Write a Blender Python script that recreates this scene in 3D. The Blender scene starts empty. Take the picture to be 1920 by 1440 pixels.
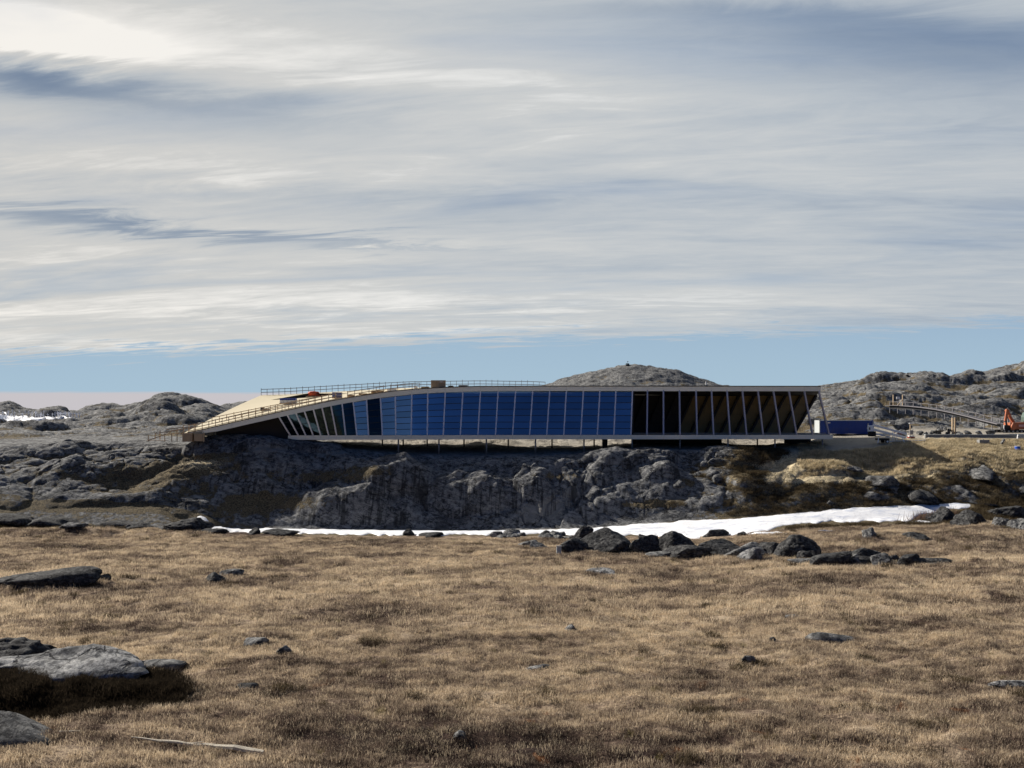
import bpy, math, random
import numpy as np
from mathutils import Vector
R = math.radians
random.seed(7)
S = bpy.context.scene
COL = S.collection

# ------------------------------------------------------------------ camera, light, exposure
F = 1493.0            # focal length in pixels of the 1920 px wide picture
HV = 780.0            # pixel row of the horizon
cam_d = bpy.data.cameras.new('camera'); cam = bpy.data.objects.new('camera', cam_d); COL.objects.link(cam)
cam.location = (0, 0, 0); cam.rotation_euler = (R(90), 0, 0)
cam_d.sensor_width = 36; cam_d.lens = 36 * F / 1920; cam_d.shift_y = (HV - 720) / 1920
cam_d.clip_start = 0.1; cam_d.clip_end = 20000
S.camera = cam
SUN_AZ, SUN_EL = -62.0, 32.0
sdir = Vector((math.sin(R(SUN_AZ)) * math.cos(R(SUN_EL)), math.cos(R(SUN_AZ)) * math.cos(R(SUN_EL)), math.sin(R(SUN_EL))))
sun_d = bpy.data.lights.new('sun', 'SUN'); sun = bpy.data.objects.new('sun', sun_d); COL.objects.link(sun)
sun_d.energy = 5.0; sun_d.angle = R(0.55); sun_d.color = (1.0, 0.93, 0.83)
sun.rotation_euler = (-sdir).to_track_quat('-Z', 'Y').to_euler(); sun.location = (-300, 300, 300)
S.view_settings.view_transform = 'Standard'; S.view_settings.look = 'None'
S.view_settings.gamma = 1.0; S.view_settings.exposure = 0.64; S.view_settings.use_curve_mapping = False


class NT:
    """small helper to write node trees"""
    def __init__(s, tree): s.t = tree
    def n(s, typ, **kw):
        o = s.t.nodes.new(typ)
        for k, v in kw.items(): setattr(o, k, v)
        return o
    def put(s, sock, v):
        if isinstance(v, bpy.types.NodeSocket): s.t.links.new(v, sock)
        else: sock.default_value = v
    def m(s, op, a, b=None, c=None, clamp=False):
        o = s.n('ShaderNodeMath', operation=op, use_clamp=clamp); s.put(o.inputs[0], a)
        if b is not None: s.put(o.inputs[1], b)
        if c is not None: s.put(o.inputs[2], c)
        return o.outputs[0]
    def step(s, x, lo, hi):
        o = s.n('ShaderNodeMapRange', interpolation_type='SMOOTHSTEP'); s.put(o.inputs[0], x)
        s.put(o.inputs[1], lo); s.put(o.inputs[2], hi); return o.outputs[0]
    def mix(s, f, a, b, mode='MIX'):
        o = s.n('ShaderNodeMix', data_type='RGBA', blend_type=mode); o.clamp_factor = True
        s.put(o.inputs['Factor'], f)
        for k, v in ((6, a), (7, b)):
            if isinstance(v, tuple) and len(v) == 3: v = (*v, 1)
            s.put(o.inputs[k], v)
        return o.outputs[2]
    def noise(s, vec, scale, detail=4, rough=.55, dist=0.0):
        o = s.n('ShaderNodeTexNoise'); s.put(o.inputs['Vector'], vec); s.put(o.inputs['Scale'], scale)
        o.inputs['Detail'].default_value = detail; o.inputs['Roughness'].default_value = rough
        o.inputs['Distortion'].default_value = dist; return o.outputs[0]
    def comb(s, x, y, z=0.0):
        o = s.n('ShaderNodeCombineXYZ'); s.put(o.inputs[0], x); s.put(o.inputs[1], y); s.put(o.inputs[2], z); return o.outputs[0]
    def sep(s, v):
        o = s.n('ShaderNodeSeparateXYZ'); s.put(o.inputs[0], v); return o.outputs
    def scalev(s, v, sc):
        o = s.n('ShaderNodeVectorMath', operation='MULTIPLY'); s.put(o.inputs[0], v); o.inputs[1].default_value = sc; return o.outputs[0]
    def ramp(s, f, pts):
        o = s.n('ShaderNodeValToRGB'); s.put(o.inputs[0], f); e = o.color_ramp.elements
        while len(e) < len(pts): e.new(0.5)
        for k, (p, c) in enumerate(pts): e[k].position = p; e[k].color = (*c, 1)
        return o.outputs[0]


W = bpy.data.worlds.new('World'); S.world = W; W.use_nodes = True
nt = W.node_tree; nt.nodes.clear(); g = NT(nt)
SKY_STR = 0.0645
tc = g.n('ShaderNodeTexCoord').outputs['Generated']
dx, dy, dz = g.sep(tc)
sky = g.n('ShaderNodeTexSky', sky_type='NISHITA', sun_disc=False, sun_elevation=R(SUN_EL), sun_rotation=R(SUN_AZ), altitude=50, air_density=1.0, dust_density=0.6, ozone_density=2.0)
skyc = g.mix(1.0, sky.outputs[0], (0.22, 0.32, 0.52), 'MULTIPLY')
dyc = g.m('MAXIMUM', dy, 0.08)
U = g.m('DIVIDE', dx, dyc); V = g.m('DIVIDE', dz, dyc)
k = g.m('DIVIDE', 1.0, g.m('ADD', g.m('MAXIMUM', dz, 0.0), 0.10))
px = g.m('MULTIPLY', dx, k); py = g.m('MULTIPLY', dy, k)
# streaks run a little askew of the view
a = R(7)
qx = g.m('ADD', g.m('MULTIPLY', px, math.cos(a)), g.m('MULTIPLY', py, -math.sin(a)))
qy = g.m('ADD', g.m('MULTIPLY', px, math.sin(a)), g.m('MULTIPLY', py, math.cos(a)))
n_big = g.noise(g.comb(g.m('MULTIPLY', qx, 0.55), g.m('MULTIPLY', qy, 2.0), 3.1), 1.0, 5, .55, .6)
n_fin = g.noise(g.comb(g.m('MULTIPLY', qx, 1.6), g.m('MULTIPLY', qy, 6.5), 9.0), 1.0, 7, .62, 1.0)
n_soft = g.noise(g.comb(g.m('MULTIPLY', qx, 0.35), g.m('MULTIPLY', qy, 0.8), 5.7), 1.0, 3, .5, .2)
UW = g.m('ADD', U, g.m('MULTIPLY', g.m('SUBTRACT', n_big, .5), .2)); VW = g.m('ADD', V, g.m('ADD', g.m('MULTIPLY', g.m('SUBTRACT', n_fin, .5), .07), g.m('MULTIPLY', g.m('SUBTRACT', n_big, .5), .05)))
def blob(u, v, ru, rv, amp, tilt=0.0):
    du = g.m('DIVIDE', g.m('SUBTRACT', UW, u), ru)
    dv = g.m('DIVIDE', g.m('ADD', g.m('SUBTRACT', VW, v), g.m('MULTIPLY', g.m('SUBTRACT', UW, u), tilt)), rv)
    r2 = g.m('ADD', g.m('MULTIPLY', du, du), g.m('MULTIPLY', dv, dv))
    return g.m('MULTIPLY', g.m('EXPONENT', g.m('MULTIPLY', r2, -1.0)), amp * (.72 if amp < 0 else 1))
def pu(u): return (u - 960) / F
def pv(v): return (HV - v) / F
t = g.m('ADD', g.m('MULTIPLY', g.m('SUBTRACT', n_big, .5), .60), g.m('MULTIPLY', g.m('SUBTRACT', n_fin, .5), .45))
t = g.m('ADD', t, g.m('MULTIPLY', g.m('SUBTRACT', n_soft, .5), .5))
n_wisp = g.noise(g.comb(g.m('MULTIPLY', qx, 4.0), g.m('MULTIPLY', qy, 13.0), 2.0), 1.0, 8, .68, .6)
t = g.m('ADD', t, g.m('MULTIPLY', g.m('SUBTRACT', n_wisp, .5), .22))
t = g.m('ADD', t, .69)
for b in ((60, 55, 260, 42, .55, .12), (70, 150, 210, 34, -.7, .10), (330, 190, 420, 45, -.3, .10), (170, 412, 330, 17, -.62, .10),
          (600, 445, 330, 9, -.4, .05), (620, 375, 420, 32, -.16, .03), (1750, 95, 400, 65, -.45, .05), (1420, 20, 420, 40, -.34, .05),
          (250, 300, 500, 50, .10, .08), (900, 130, 500, 45, .12, .10), (80, 640, 500, 26, .16, .03),
          (1150, 560, 800, 30, .12, 0), (1500, 400, 500, 70, -.08, 0)):
    u, v, ru, rv, am, ti = b
    t = g.m('ADD', t, blob(pu(u), pv(v), ru / F, rv / F, am, ti))
t = g.m('ADD', t, g.m('MULTIPLY', U, -.12))
cl = g.ramp(t, ((0.0, (.15, .215, .33)), (.28, (.27, .335, .43)), (.58, (.47, .515, .56)), (.82, (.62, .635, .635)), (1.0, (.90, .90, .88))))
warm = g.step(U, 0.35, -0.75)
cl = g.mix(g.m('MULTIPLY', warm, .55), cl, g.mix(1.0, cl, (1.10, 1.02, .93), 'MULTIPLY'))
# thin sheet of cloud: its lower edge lies above a clear band
edge = g.m('ADD', g.m('MULTIPLY', U, .034), .088)
edge = g.m('ADD', edge, g.m('MULTIPLY', g.m('SUBTRACT', n_fin, .5), .075))
edge = g.m('ADD', edge, g.m('MULTIPLY', g.m('SUBTRACT', n_big, .5), .03))
cov = g.step(g.m('ADD', V, g.m('MULTIPLY', g.m('SUBTRACT', n_wisp, .5), .03)), edge, g.m('ADD', edge, .020))
cov = g.m('MULTIPLY', cov, .95)
back = g.step(dy, -.05, .38)
thin = g.step(n_big, .30, .52)
cov = g.m('MULTIPLY', cov, back)
cov = g.m('MULTIPLY', cov, g.m('ADD', g.m('MULTIPLY', thin, .25), .75))
le = g.m('ADD', g.m('ADD', g.m('MULTIPLY', U, -.004), .0262), g.m('MULTIPLY', g.m('SUBTRACT', n_fin, .5), .006))
low = g.m('MULTIPLY', g.step(V, g.m('ADD', le, .004), g.m('SUBTRACT', le, .001)), g.step(U, .06, -.20))
low = g.m('MULTIPLY', low, back)
clear = g.mix(g.step(V, .0, .30), (3.9, 5.35, 6.5), (2.2, 3.3, 5.2))
clear = g.mix(g.step(dy, .0, .5), skyc, clear)
cl10 = g.mix(1.0, cl, (10, 10, 10), 'MULTIPLY')
col = g.mix(cov, clear, cl10)
col = g.mix(g.m('MULTIPLY', low, .9), col, (5.9, 5.45, 5.6))
bg = g.n('ShaderNodeBackground'); g.put(bg.inputs[0], col); bg.inputs[1].default_value = SKY_STR
g.t.links.new(bg.outputs[0], g.n('ShaderNodeOutputWorld').inputs[0])

# ------------------------------------------------------------------ numpy noise
_rng = np.random.RandomState(11)
_perm = _rng.permutation(512).astype(np.int64); _perm = np.concatenate([_perm, _perm])
_ang = _rng.rand(512) * 2 * np.pi; _gx, _gy = np.cos(_ang), np.sin(_ang)
def gnoise(x, y):
    xi = np.floor(x).astype(np.int64); yi = np.floor(y).astype(np.int64); xf = x - xi; yf = y - yi
    u = xf * xf * xf * (xf * (xf * 6 - 15) + 10); v = yf * yf * yf * (yf * (yf * 6 - 15) + 10)
    def h(i, j, a, b):
        q = _perm[_perm[i & 511] + (j & 511)]; return _gx[q] * a + _gy[q] * b
    n00 = h(xi, yi, xf, yf); n10 = h(xi + 1, yi, xf - 1, yf); n01 = h(xi, yi + 1, xf, yf - 1); n11 = h(xi + 1, yi + 1, xf - 1, yf - 1)
    return ((n00 * (1 - u) + n10 * u) * (1 - v) + (n01 * (1 - u) + n11 * u) * v) * 1.5
def fbm(x, y, o=4, gain=.5):
    s = 0; a = 1
    for k in range(o):
        s = s + a * gnoise(x + 17.3 * k, y - 9.1 * k); x = x * 2.03; y = y * 2.03; a *= gain
    return s
def billow(x, y, o=4, gain=.5):
    s = 0; a = 1
    for k in range(o):
        s = s + a * (np.abs(gnoise(x + 31.7 * k, y + 4.4 * k)) - .25); x, y = x * 1.9 + y * .5, y * 1.9 - x * .5; a *= gain
    return s
def sst(x, a, b):
    t = np.clip((x - a) / (b - a), 0, 1); return t * t * (3 - 2 * t)
def cell(x, y):
    """flat-topped cells: (distance to edge, cell value)"""
    xi = np.floor(x); yi = np.floor(y); d1 = np.full(x.shape, 9.); d2 = np.full(x.shape, 9.); val = np.zeros(x.shape)
    for i in (-1, 0, 1):
        for j in (-1, 0, 1):
            cx = xi + i; cy = yi + j
            q = _perm[_perm[cx.astype(np.int64) & 511] + (cy.astype(np.int64) & 511)]
            ox = cx + .5 + .45 * _gx[q]; oy = cy + .5 + .45 * _gy[q]
            d = np.hypot(x - ox, y - oy); m = d < d1
            d2 = np.where(m, d1, np.minimum(d2, d)); val = np.where(m, q / 512., val); d1 = np.where(m, d, d1)
    return d2 - d1, val

# ------------------------------------------------------------------ terrain heights (stations of depth, each with a profile)
MA, MB_ = 9.1, .07
def mv(Y): return HV + F * MA / Y + F * MB_
ST = [
 (112, [(0, 1002), (300, 1003), (1300, 1006), (1450, 994), (1600, 986), (1750, 984), (1850, 974), (1920, 978)]),
 (116, [(0, 962), (120, 968), (300, 972), (365, 990), (440, 999), (1000, 999), (1150, 998), (1300, 990), (1400, 983), (1500, 979), (1650, 974), (1740, 972), (1800, 962), (1920, 960)]),
 (120, [(0, 928), (150, 935), (300, 940), (350, 955), (380, 966), (430, 990), (900, 994), (1000, 992), (1100, 989), (1200, 979), (1300, 971), (1400, 966), (1500, 958), (1600, 949), (1700, 945), (1820, 942), (1920, 945)]),
 (123, [(0, 900), (60, 908), (200, 912), (300, 912), (370, 925), (440, 935), (500, 965), (560, 930), (640, 915), (750, 920), (850, 935), (960, 935), (1000, 925), (1060, 930), (1100, 940), (1200, 950), (1300, 930), (1380, 918), (1450, 920), (1500, 915), (1600, 912), (1700, 915), (1800, 905), (1920, 900)]),
 (127, [(0, 872), (60, 870), (200, 880), (300, 884), (380, 890), (430, 888), (500, 905), (600, 912), (700, 893), (760, 885), (850, 905), (960, 890), (1050, 890), (1120, 885), (1220, 890), (1300, 905), (1400, 893), (1500, 895), (1600, 892), (1700, 882), (1800, 880), (1920, 884)]),
 (131, [(0, 855), (100, 852), (200, 858), (330, 862), (420, 856), (480, 842), (560, 846), (640, 852), (720, 866), (800, 872), (900, 870), (1000, 870), (1100, 864), (1200, 858), (1300, 860), (1370, 858), (1430, 868), (1520, 872), (1600, 862), (1700, 858), (1800, 856), (1920, 862)]),
 (135, [(0, 840), (100, 838), (200, 840), (270, 838), (330, 834), (400, 831), (470, 829), (560, 834), (650, 842), (750, 852), (850, 857), (950, 857), (1050, 856), (1100, 856), (1160, 848), (1200, 846), (1300, 848), (1340, 844), (1400, 848), (1500, 851), (1570, 848), (1650, 842), (1750, 838), (1850, 842), (1920, 847)]),
 (140, [(0, 832), (100, 831), (200, 829), (270, 827), (400, 826), (500, 827), (600, 831), (650, 836), (700, 842), (800, 846), (950, 846), (1050, 844), (1150, 842), (1200, 838), (1400, 841), (1500, 838), (1560, 834), (1600, 832), (1640, 830), (1700, 828), (1740, 827), (1920, 829)]),
 (143, [(0, 829), (200, 825), (270, 824), (400, 824), (500, 826), (600, 831), (700, 839), (850, 841), (1000, 843), (1150, 841), (1200, 834), (1400, 838), (1560, 829), (1640, 825), (1730, 824), (1741, 816), (1920, 816)]),
 (160, [(0, 815), (270, 812), (400, 816), (550, 824), (640, 829), (720, 831), (850, 833), (900, 828), (1000, 835), (1100, 836), (1180, 833), (1220, 827), (1350, 826), (1380, 833), (1440, 833), (1460, 827), (1500, 833), (1540, 816), (1640, 813), (1920, 811)]),
 (178, [(0, 802), (100, 806), (270, 797), (400, 803), (550, 815), (660, 824), (850, 823), (1100, 824), (1400, 824), (1500, 816), (1560, 806), (1700, 806), (1800, 805), (1920, 805)]),
 (200, [(0, 793), (60, 792), (140, 790), (220, 787), (300, 780), (380, 780), (460, 800), (600, 818), (1400, 818), (1500, 790), (1560, 782), (1640, 775), (1700, 782), (1800, 793), (1880, 797), (1920, 797)]),
 (225, [(0, 782), (60, 785), (140, 784), (200, 775), (240, 778), (300, 768), (350, 770), (400, 776), (430, 784), (600, 815), (1400, 810), (1500, 770), (1560, 758), (1650, 752), (1700, 755), (1800, 762), (1920, 765)]),
 (255, [(0, 778), (20, 776), (60, 779), (140, 781), (160, 773), (190, 770), (230, 775), (250, 770), (270, 767), (290, 757), (330, 752), (350, 756), (375, 768), (400, 772), (430, 776), (520, 800), (1400, 800), (1500, 750), (1560, 742), (1650, 730), (1750, 730), (1850, 735), (1920, 725)]),
 (310, [(0, 772), (20, 769), (40, 776), (60, 782), (100, 790), (360, 790), (400, 770), (440, 761), (470, 762), (520, 790), (1000, 800), (1300, 800), (1450, 760), (1530, 732), (1560, 728), (1600, 718), (1650, 708), (1700, 704), (1730, 703), (1760, 705), (1800, 711), (1850, 699), (1900, 690), (1920, 688)]),
 (370, [(0, 785), (900, 790), (1000, 760), (1100, 745), (1250, 745), (1360, 755), (1450, 775), (1540, 745), (1700, 725), (1920, 700)]),
 (430, [(0, 788), (900, 788), (985, 740), (1020, 724), (1060, 711), (1100, 701), (1140, 690), (1165, 684), (1190, 683), (1210, 688), (1250, 691), (1280, 699), (1310, 710), (1340, 716), (1365, 722), (1400, 742), (1500, 765), (1600, 745), (1920, 720)]),
 (560, [(0, 790), (950, 790), (1100, 740), (1250, 740), (1400, 780), (1920, 780)]),
 (900, [(0, 788), (1920, 788)]),
 (9000, [(0, 782), (1920, 782)]),
]
ST_Y = [1.0, 24.0] + [s[0] for s in ST]
def base_height(a, Y, Yq):
    """a = x/y ; Y true depth; Yq the (warped) depth at which the profiles are read"""
    u = a * F + 960
    rows = [np.full(u.shape, -1.65), -(MA + MB_ * 24) + 0 * u]
    for y, p in ST:
        v = np.interp(u, [q[0] for q in p], [q[1] for q in p])
        rows.append(-(v - HV) / F * y)
    idx = np.clip(np.searchsorted(ST_Y, Yq, side='right') - 1, 0, len(ST_Y) - 2)
    ya = np.array(ST_Y)[idx]; yb = np.array(ST_Y)[idx + 1]; t = np.clip((Yq - ya) / (yb - ya), 0, 1)
    Rw = np.stack(rows)
    ii = np.arange(u.size); z0 = Rw[idx, ii]; z1 = Rw[idx + 1, ii]
    return z0 * (1 - t) + z1 * t

def height(x, y):
    y = np.maximum(y, 1.0); a = x / y
    warp = 1.6 * fbm(x / 9, y / 9, 3) * sst(y, 119, 123) * (1 - sst(y, 129, 134)) + 6 * fbm(x / 25 + 5, y / 25, 2) * sst(y, 175, 200) * (1 - sst(y, 240, 250))
    z = base_height(a, y, y + warp)
    zs = (base_height(a, y, y + warp - 2.2) + base_height(a, y, y + warp - 1.1) + base_height(a, y, y + warp + 1.1) + base_height(a, y, y + warp + 2.2) + z) / 5
    sm = sst(y, 118, 121.5) * (1 - sst(y, 132, 134.5)); z = z * (1 - sm) + zs * sm
    u = a * F + 960
    # meadow: hummocks
    m = (1 - sst(y, 108, 114)) * sst(y, 5, 20)
    z = z + m * (.26 * fbm(x / 3.2, y / 1.5, 3) + .30 * fbm(x / 14, y / 8, 2))
    # bare rock: rounded backs with creases, dipping to the right
    bld = sst(y, 134, 137) * (1 - sst(y, 150, 158))                 # pad below the building
    rk = sst(y, 117, 122) * (1 - sst(y, 560, 700))
    plate = sst(u, 1545, 1600) * sst(y, 134, 140) * (1 - sst(y, 176, 186))
    rk = rk * (1 - .8 * bld) * (1 - .93 * plate)
    snowgap = 1 - (1 - sst(y, 119.5, 122.5)) * sst(u, 380, 430)
    rk = rk * snowgap
    rgt = sst(u, 1330, 1420) * (1 - sst(y, 150, 170))               # grassy hummocks
    xs = x * .94 + .35 * y; yr = y * .94 - .28 * x; far = sst(y, 165, 200)
    n1 = billow(xs / 17, yr / 6.5, 3, .45)
    n2 = billow(xs / 6.5 + 3, yr / 2.1, 4, .55)
    nf = billow(xs / 40 + 1, y / 22, 4, .5)
    n3 = fbm(x / 1.1, y / .8, 3, .6)
    z = z + rk * (1 - far) * ((1.0 - .4 * rgt) * n1 + (.30 - .05 * rgt) * n2 + .035 * n3)
    z = z + rk * far * (2.4 * nf + 1.2 * n1 + .32 * n2 + .05 * n3)
    # slabs split by joints on the steep middle face
    wall = sst(u, 880, 960) * (1 - sst(u, 1090, 1180)) * sst(y, 119, 121) * (1 - sst(y, 127, 130))
    e, cv = cell(x / 2.6 + .3 * fbm(x / 3, y / 3, 2), y / 3.4)
    z = z + wall * ((cv - .5) * .8 - .5 * (1 - sst(e, 0, .09)))
    e2, cv2 = cell(xs / 5.2 + .4 * fbm(x / 4, y / 4, 2), y / 2.4)
    z = z + rk * (1 - .5 * rgt) * (cv2 - .5) * (.28 + .2 * far)
    e3, cv3 = cell(xs / 1.9 + .3 * fbm(x / 2, y / 2, 2), yr / 1.0)
    z = z + rk * (1 - far) * (cv3 - .5) * .13
    z = z - rk * (1 - far) * .35 * (1 - sst(e2, 0, .07)) * sst(fbm(x / 20, y / 20, 2), -.1, .2)
    # low dark mound and heath bank at lower left, near
    for (mx, my, rx, ry, h) in MOUNDS:
        d = ((x - mx) / rx) ** 2 + ((y - my) / ry) ** 2 + .25 * fbm(x / 1.3, y / 1.3, 3)
        z = z + h * np.exp(-np.clip(d, 0, 50) ** 1.5)
    return z
def Ym(v): return F * MA / (v - HV - F * MB_)      # depth of the meadow under pixel row v
def mound(u, v, w, depth, h):
    Y = Ym(v); return ((u - 960) / F * Y, Y, w / F * Y / 2, depth, h)
MOUNDS = [((45 - 960) / F * 32.4, 32.4, 6.3, 2.0, 1.15), mound(90, 1096, 260, 2.6, .7),
          mound(1560, 1040, 460, 3.0, .35), mound(1700, 1034, 700, 5.0, .5), mound(60, 1010, 400, 3.5, 1.0), mound(300, 1010, 300, 2.5, .6)]

# grid: columns in x/y, rows in depth (finer where the picture looks)
A = np.unique(np.concatenate([np.linspace(-2.4, -.74, 26), np.linspace(-.74, .74, 1150), np.linspace(.74, 2.4, 26)]))
YS = np.concatenate([np.linspace(1.0, 22, 22), np.geomspace(22.5, 111.8, 200), np.linspace(112, 141.8, 190), np.linspace(142, 176, 48),
                     np.geomspace(176.6, 330, 170), np.geomspace(332, 460, 80), np.geomspace(470, 9000, 30)])
AA, YY = np.meshgrid(A, YS); XX = AA * YY
ZZ = height(XX.ravel(), YY.ravel()).reshape(XX.shape)
# rounded whaleback domes of bare rock
def domes():
    wx = XX + 1.1 * fbm((XX / 7).ravel(), (YY / 5).ravel(), 3).reshape(XX.shape); wy = YY + .8 * fbm((XX / 6 + 9).ravel(), (YY / 4).ravel(), 3).reshape(XX.shape)
    Dm = np.zeros_like(ZZ); r_ = np.random.RandomState(23)
    def dome(cx, cy, rx, ry, h, rot):
        i0, i1_ = np.searchsorted(YS, [cy - ry * 1.6 - 4, cy + ry * 1.6 + 4])
        if i1_ <= i0: return
        x = wx[i0:i1_] - cx; y = wy[i0:i1_] - cy; c, s = math.cos(rot), math.sin(rot); p = (x * c + y * s) / rx; q = (-x * s + y * c) / ry
        p = np.where(p > 0, p * 1.45, p * .8)                        # gentle left side, steep right side
        f = h * np.sqrt(np.clip(1 - p * p - q * q, 0, 1)); Dm[i0:i1_] = np.maximum(Dm[i0:i1_], f)
    for k in range(80):
        y = r_.uniform(120, 135.5); u = r_.uniform(-500, 2300)
        if u > 380 and y < 122.5: continue
        if y > 133 and 640 < u < 1560: continue
        q = r_.uniform(0, 1); dome((u - 960) / F * y, y, r_.uniform(4, 12), r_.uniform(1.8, 4.5), r_.uniform(.3, 1.1) * (.55 if u > 1330 or 690 < u < 1230 else 1), r_.uniform(-.25, .25))
    for k in range(420):
        y = r_.uniform(150, 440) if k % 3 else r_.uniform(150, 260); u = r_.uniform(-700, 2500)
        if y < 185 and 400 < u < 2300: continue
        if y > 370 and 980 < u < 1400: continue
        dome((u - 960) / F * y, y, r_.uniform(4, 16) * (y / 220), r_.uniform(3, 8) * (y / 240), r_.uniform(1.0, 3.0) * (y / 240), r_.uniform(-.2, .2))
    for (u, y, rx, ry, h) in ((760, 126.5, 9, 3.4, 2.4), (640, 128.5, 8, 3, 2.0), (470, 132.5, 10, 3.2, 1.9), (590, 134, 7, 2.4, 1.2), (1395, 131.5, 7, 2.6, 1.9), (1190, 131, 10, 3.0, 1.6), (1010, 130, 9, 3, 1.2),
                             (880, 125, 8, 3, 1.8), (330, 255, 9, 9, 2.6), (212, 252, 3.5, 4, 1.4), (150, 125, 9, 3, 1.8), (270, 128, 8, 3, 1.6), (1450, 125, 6, 2.2, 1.6), (1560, 128, 5, 2.2, 1.2), (1250, 127, 5, 2, 1.5)):
        dome((u - 960) / F * y, y, rx, ry, h, 0)
    return Dm
ZZ = ZZ + domes() * (1 - .0 * ZZ)
def hit(u, v, y0=20, y1=600):
    """first point of the ground on the line of sight through a place in the view"""
    a = (u - 960) / F; s = -(v - HV) / F
    j = int(np.clip(np.searchsorted(A, a), 1, len(A) - 1)); w = (a - A[j - 1]) / (A[j] - A[j - 1])
    c = ZZ[:, j - 1] * (1 - w) + ZZ[:, j] * w
    ok = np.where((c >= s * YS) & (YS >= y0) & (YS <= y1))[0]
    if len(ok) == 0: Y = y1; return Vector((a * Y, Y, float(np.interp(Y, YS, c))))
    i = ok[0]; d1 = c[i] - s * YS[i]; d0 = c[i - 1] - s * YS[i - 1]
    f = 0 if d0 >= 0 else d0 / (d0 - d1); Y = YS[i - 1] + (YS[i] - YS[i - 1]) * f
    return Vector((a * Y, Y, float(c[i - 1] + (c[i] - c[i - 1]) * f)))
def gz(x, y):
    a = x / y; j = int(np.clip(np.searchsorted(A, a), 1, len(A) - 1)); w = (a - A[j - 1]) / (A[j] - A[j - 1])
    c = ZZ[:, j - 1] * (1 - w) + ZZ[:, j] * w
    return float(np.interp(y, YS, c))
def P(u, v, Y): return Vector(((u - 960) / F * Y, Y, -(v - HV) / F * Y))

# ------------------------------------------------------------------ helpers
def tag(o, label=None, cat=None, group=None, kind=None):
    if label: o['label'] = label
    if cat: o['category'] = cat
    if group: o['group'] = group
    if kind: o['kind'] = kind
    return o
def thing(name, loc, label, cat, group=None, rz=0):
    o = bpy.data.objects.new(name, None); COL.objects.link(o); o.location = loc; o.rotation_euler = (0, 0, rz)
    o.empty_display_size = .3
    return tag(o, label, cat, group)
class MB:
    def __init__(s): s.v = []; s.f = []
    def box(s, c, d, M=None):
        """box centred at c with dimensions d, optionally turned by a matrix"""
        n = len(s.v)
        for k in range(8):
            p = Vector(((k & 1) - .5, (k >> 1 & 1) - .5, (k >> 2) - .5)); p = Vector((p.x * d[0], p.y * d[1], p.z * d[2]))
            if M: p = M @ p
            s.v.append(tuple(p + Vector(c)))
        s.f += [tuple(n + i for i in q) for q in ((0, 2, 3, 1), (4, 5, 7, 6), (0, 1, 5, 4), (2, 6, 7, 3), (0, 4, 6, 2), (1, 3, 7, 5))]
        return s
    def bar(s, a, b, w, d=None, up=(0, 0, 1)):
        """square bar from a to b: w across, d the other way"""
        a = Vector(a); b = Vector(b); d = d or w; ax = (b - a).normalized(); sd = ax.cross(Vector(up))
        if sd.length < 1e-4: sd = ax.cross(Vector((0, 1, 0)))
        sd.normalize(); ot = sd.cross(ax).normalized(); n = len(s.v)
        for p in (a, b):
            for i, j in ((-1, -1), (1, -1), (1, 1), (-1, 1)): s.v.append(tuple(p + sd * (w / 2 * i) + ot * (d / 2 * j)))
        s.f += [tuple(n + i for i in q) for q in ((0, 3, 2, 1), (4, 5, 6, 7), (0, 1, 5, 4), (1, 2, 6, 5), (2, 3, 7, 6), (3, 0, 4, 7))]
        return s
    def tube(s, a, b, r, r2=None, n=10):
        a = Vector(a); b = Vector(b); r2 = r if r2 is None else r2; ax = (b - a).normalized()
        sd = ax.orthogonal().normalized(); ot = ax.cross(sd); k = len(s.v)
        for p, q in ((a, r), (b, r2)):
            for i in range(n):
                t = 2 * math.pi * i / n; s.v.append(tuple(p + sd * (q * math.cos(t)) + ot * (q * math.sin(t))))
        s.f += [(k + i, k + (i + 1) % n, k + n + (i + 1) % n, k + n + i) for i in range(n)]
        s.f += [tuple(k + i for i in reversed(range(n))), tuple(k + n + i for i in range(n))]
        return s
    def prism(s, pts, d):
        """polygon pts (any plane) swept by vector d"""
        k = len(s.v); n = len(pts); d = Vector(d)
        s.v += [tuple(Vector(p)) for p in pts] + [tuple(Vector(p) + d) for p in pts]
        s.f += [tuple(k + i for i in range(n)), tuple(k + n + i for i in reversed(range(n)))]
        s.f += [(k + (i + 1) % n, k + i, k + n + i, k + n + (i + 1) % n) for i in range(n)]
        return s
    def build(s, name, mat, parent=None, bevel=0, smooth=False, base=None):
        me = bpy.data.meshes.new(name)
        vs = s.v
        if base is not None: vs = [tuple(Vector(p) - Vector(base)) for p in vs]
        me.from_pydata(vs, [], s.f); me.materials.append(mat)
        o = bpy.data.objects.new(name, me); COL.objects.link(o)
        if parent: o.parent = parent
        if base is not None and not parent: o.location = base
        if smooth: me.polygons.foreach_set('use_smooth', [True] * len(me.polygons))
        if bevel:
            b = o.modifiers.new('bevel', 'BEVEL'); b.width = bevel; b.segments = 2; b.limit_method = 'ANGLE'
        return o
def copy_tree(o, parent=None):
    c = o.copy(); COL.objects.link(c); c.parent = parent
    for ch in list(o.children): copy_tree(ch, c)
    return c
def newmat(name):
    m = bpy.data.materials.new(name); m.use_nodes = True; m.node_tree.nodes.clear(); q = NT(m.node_tree)
    out = q.n('ShaderNodeOutputMaterial'); return m, q, out
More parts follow.
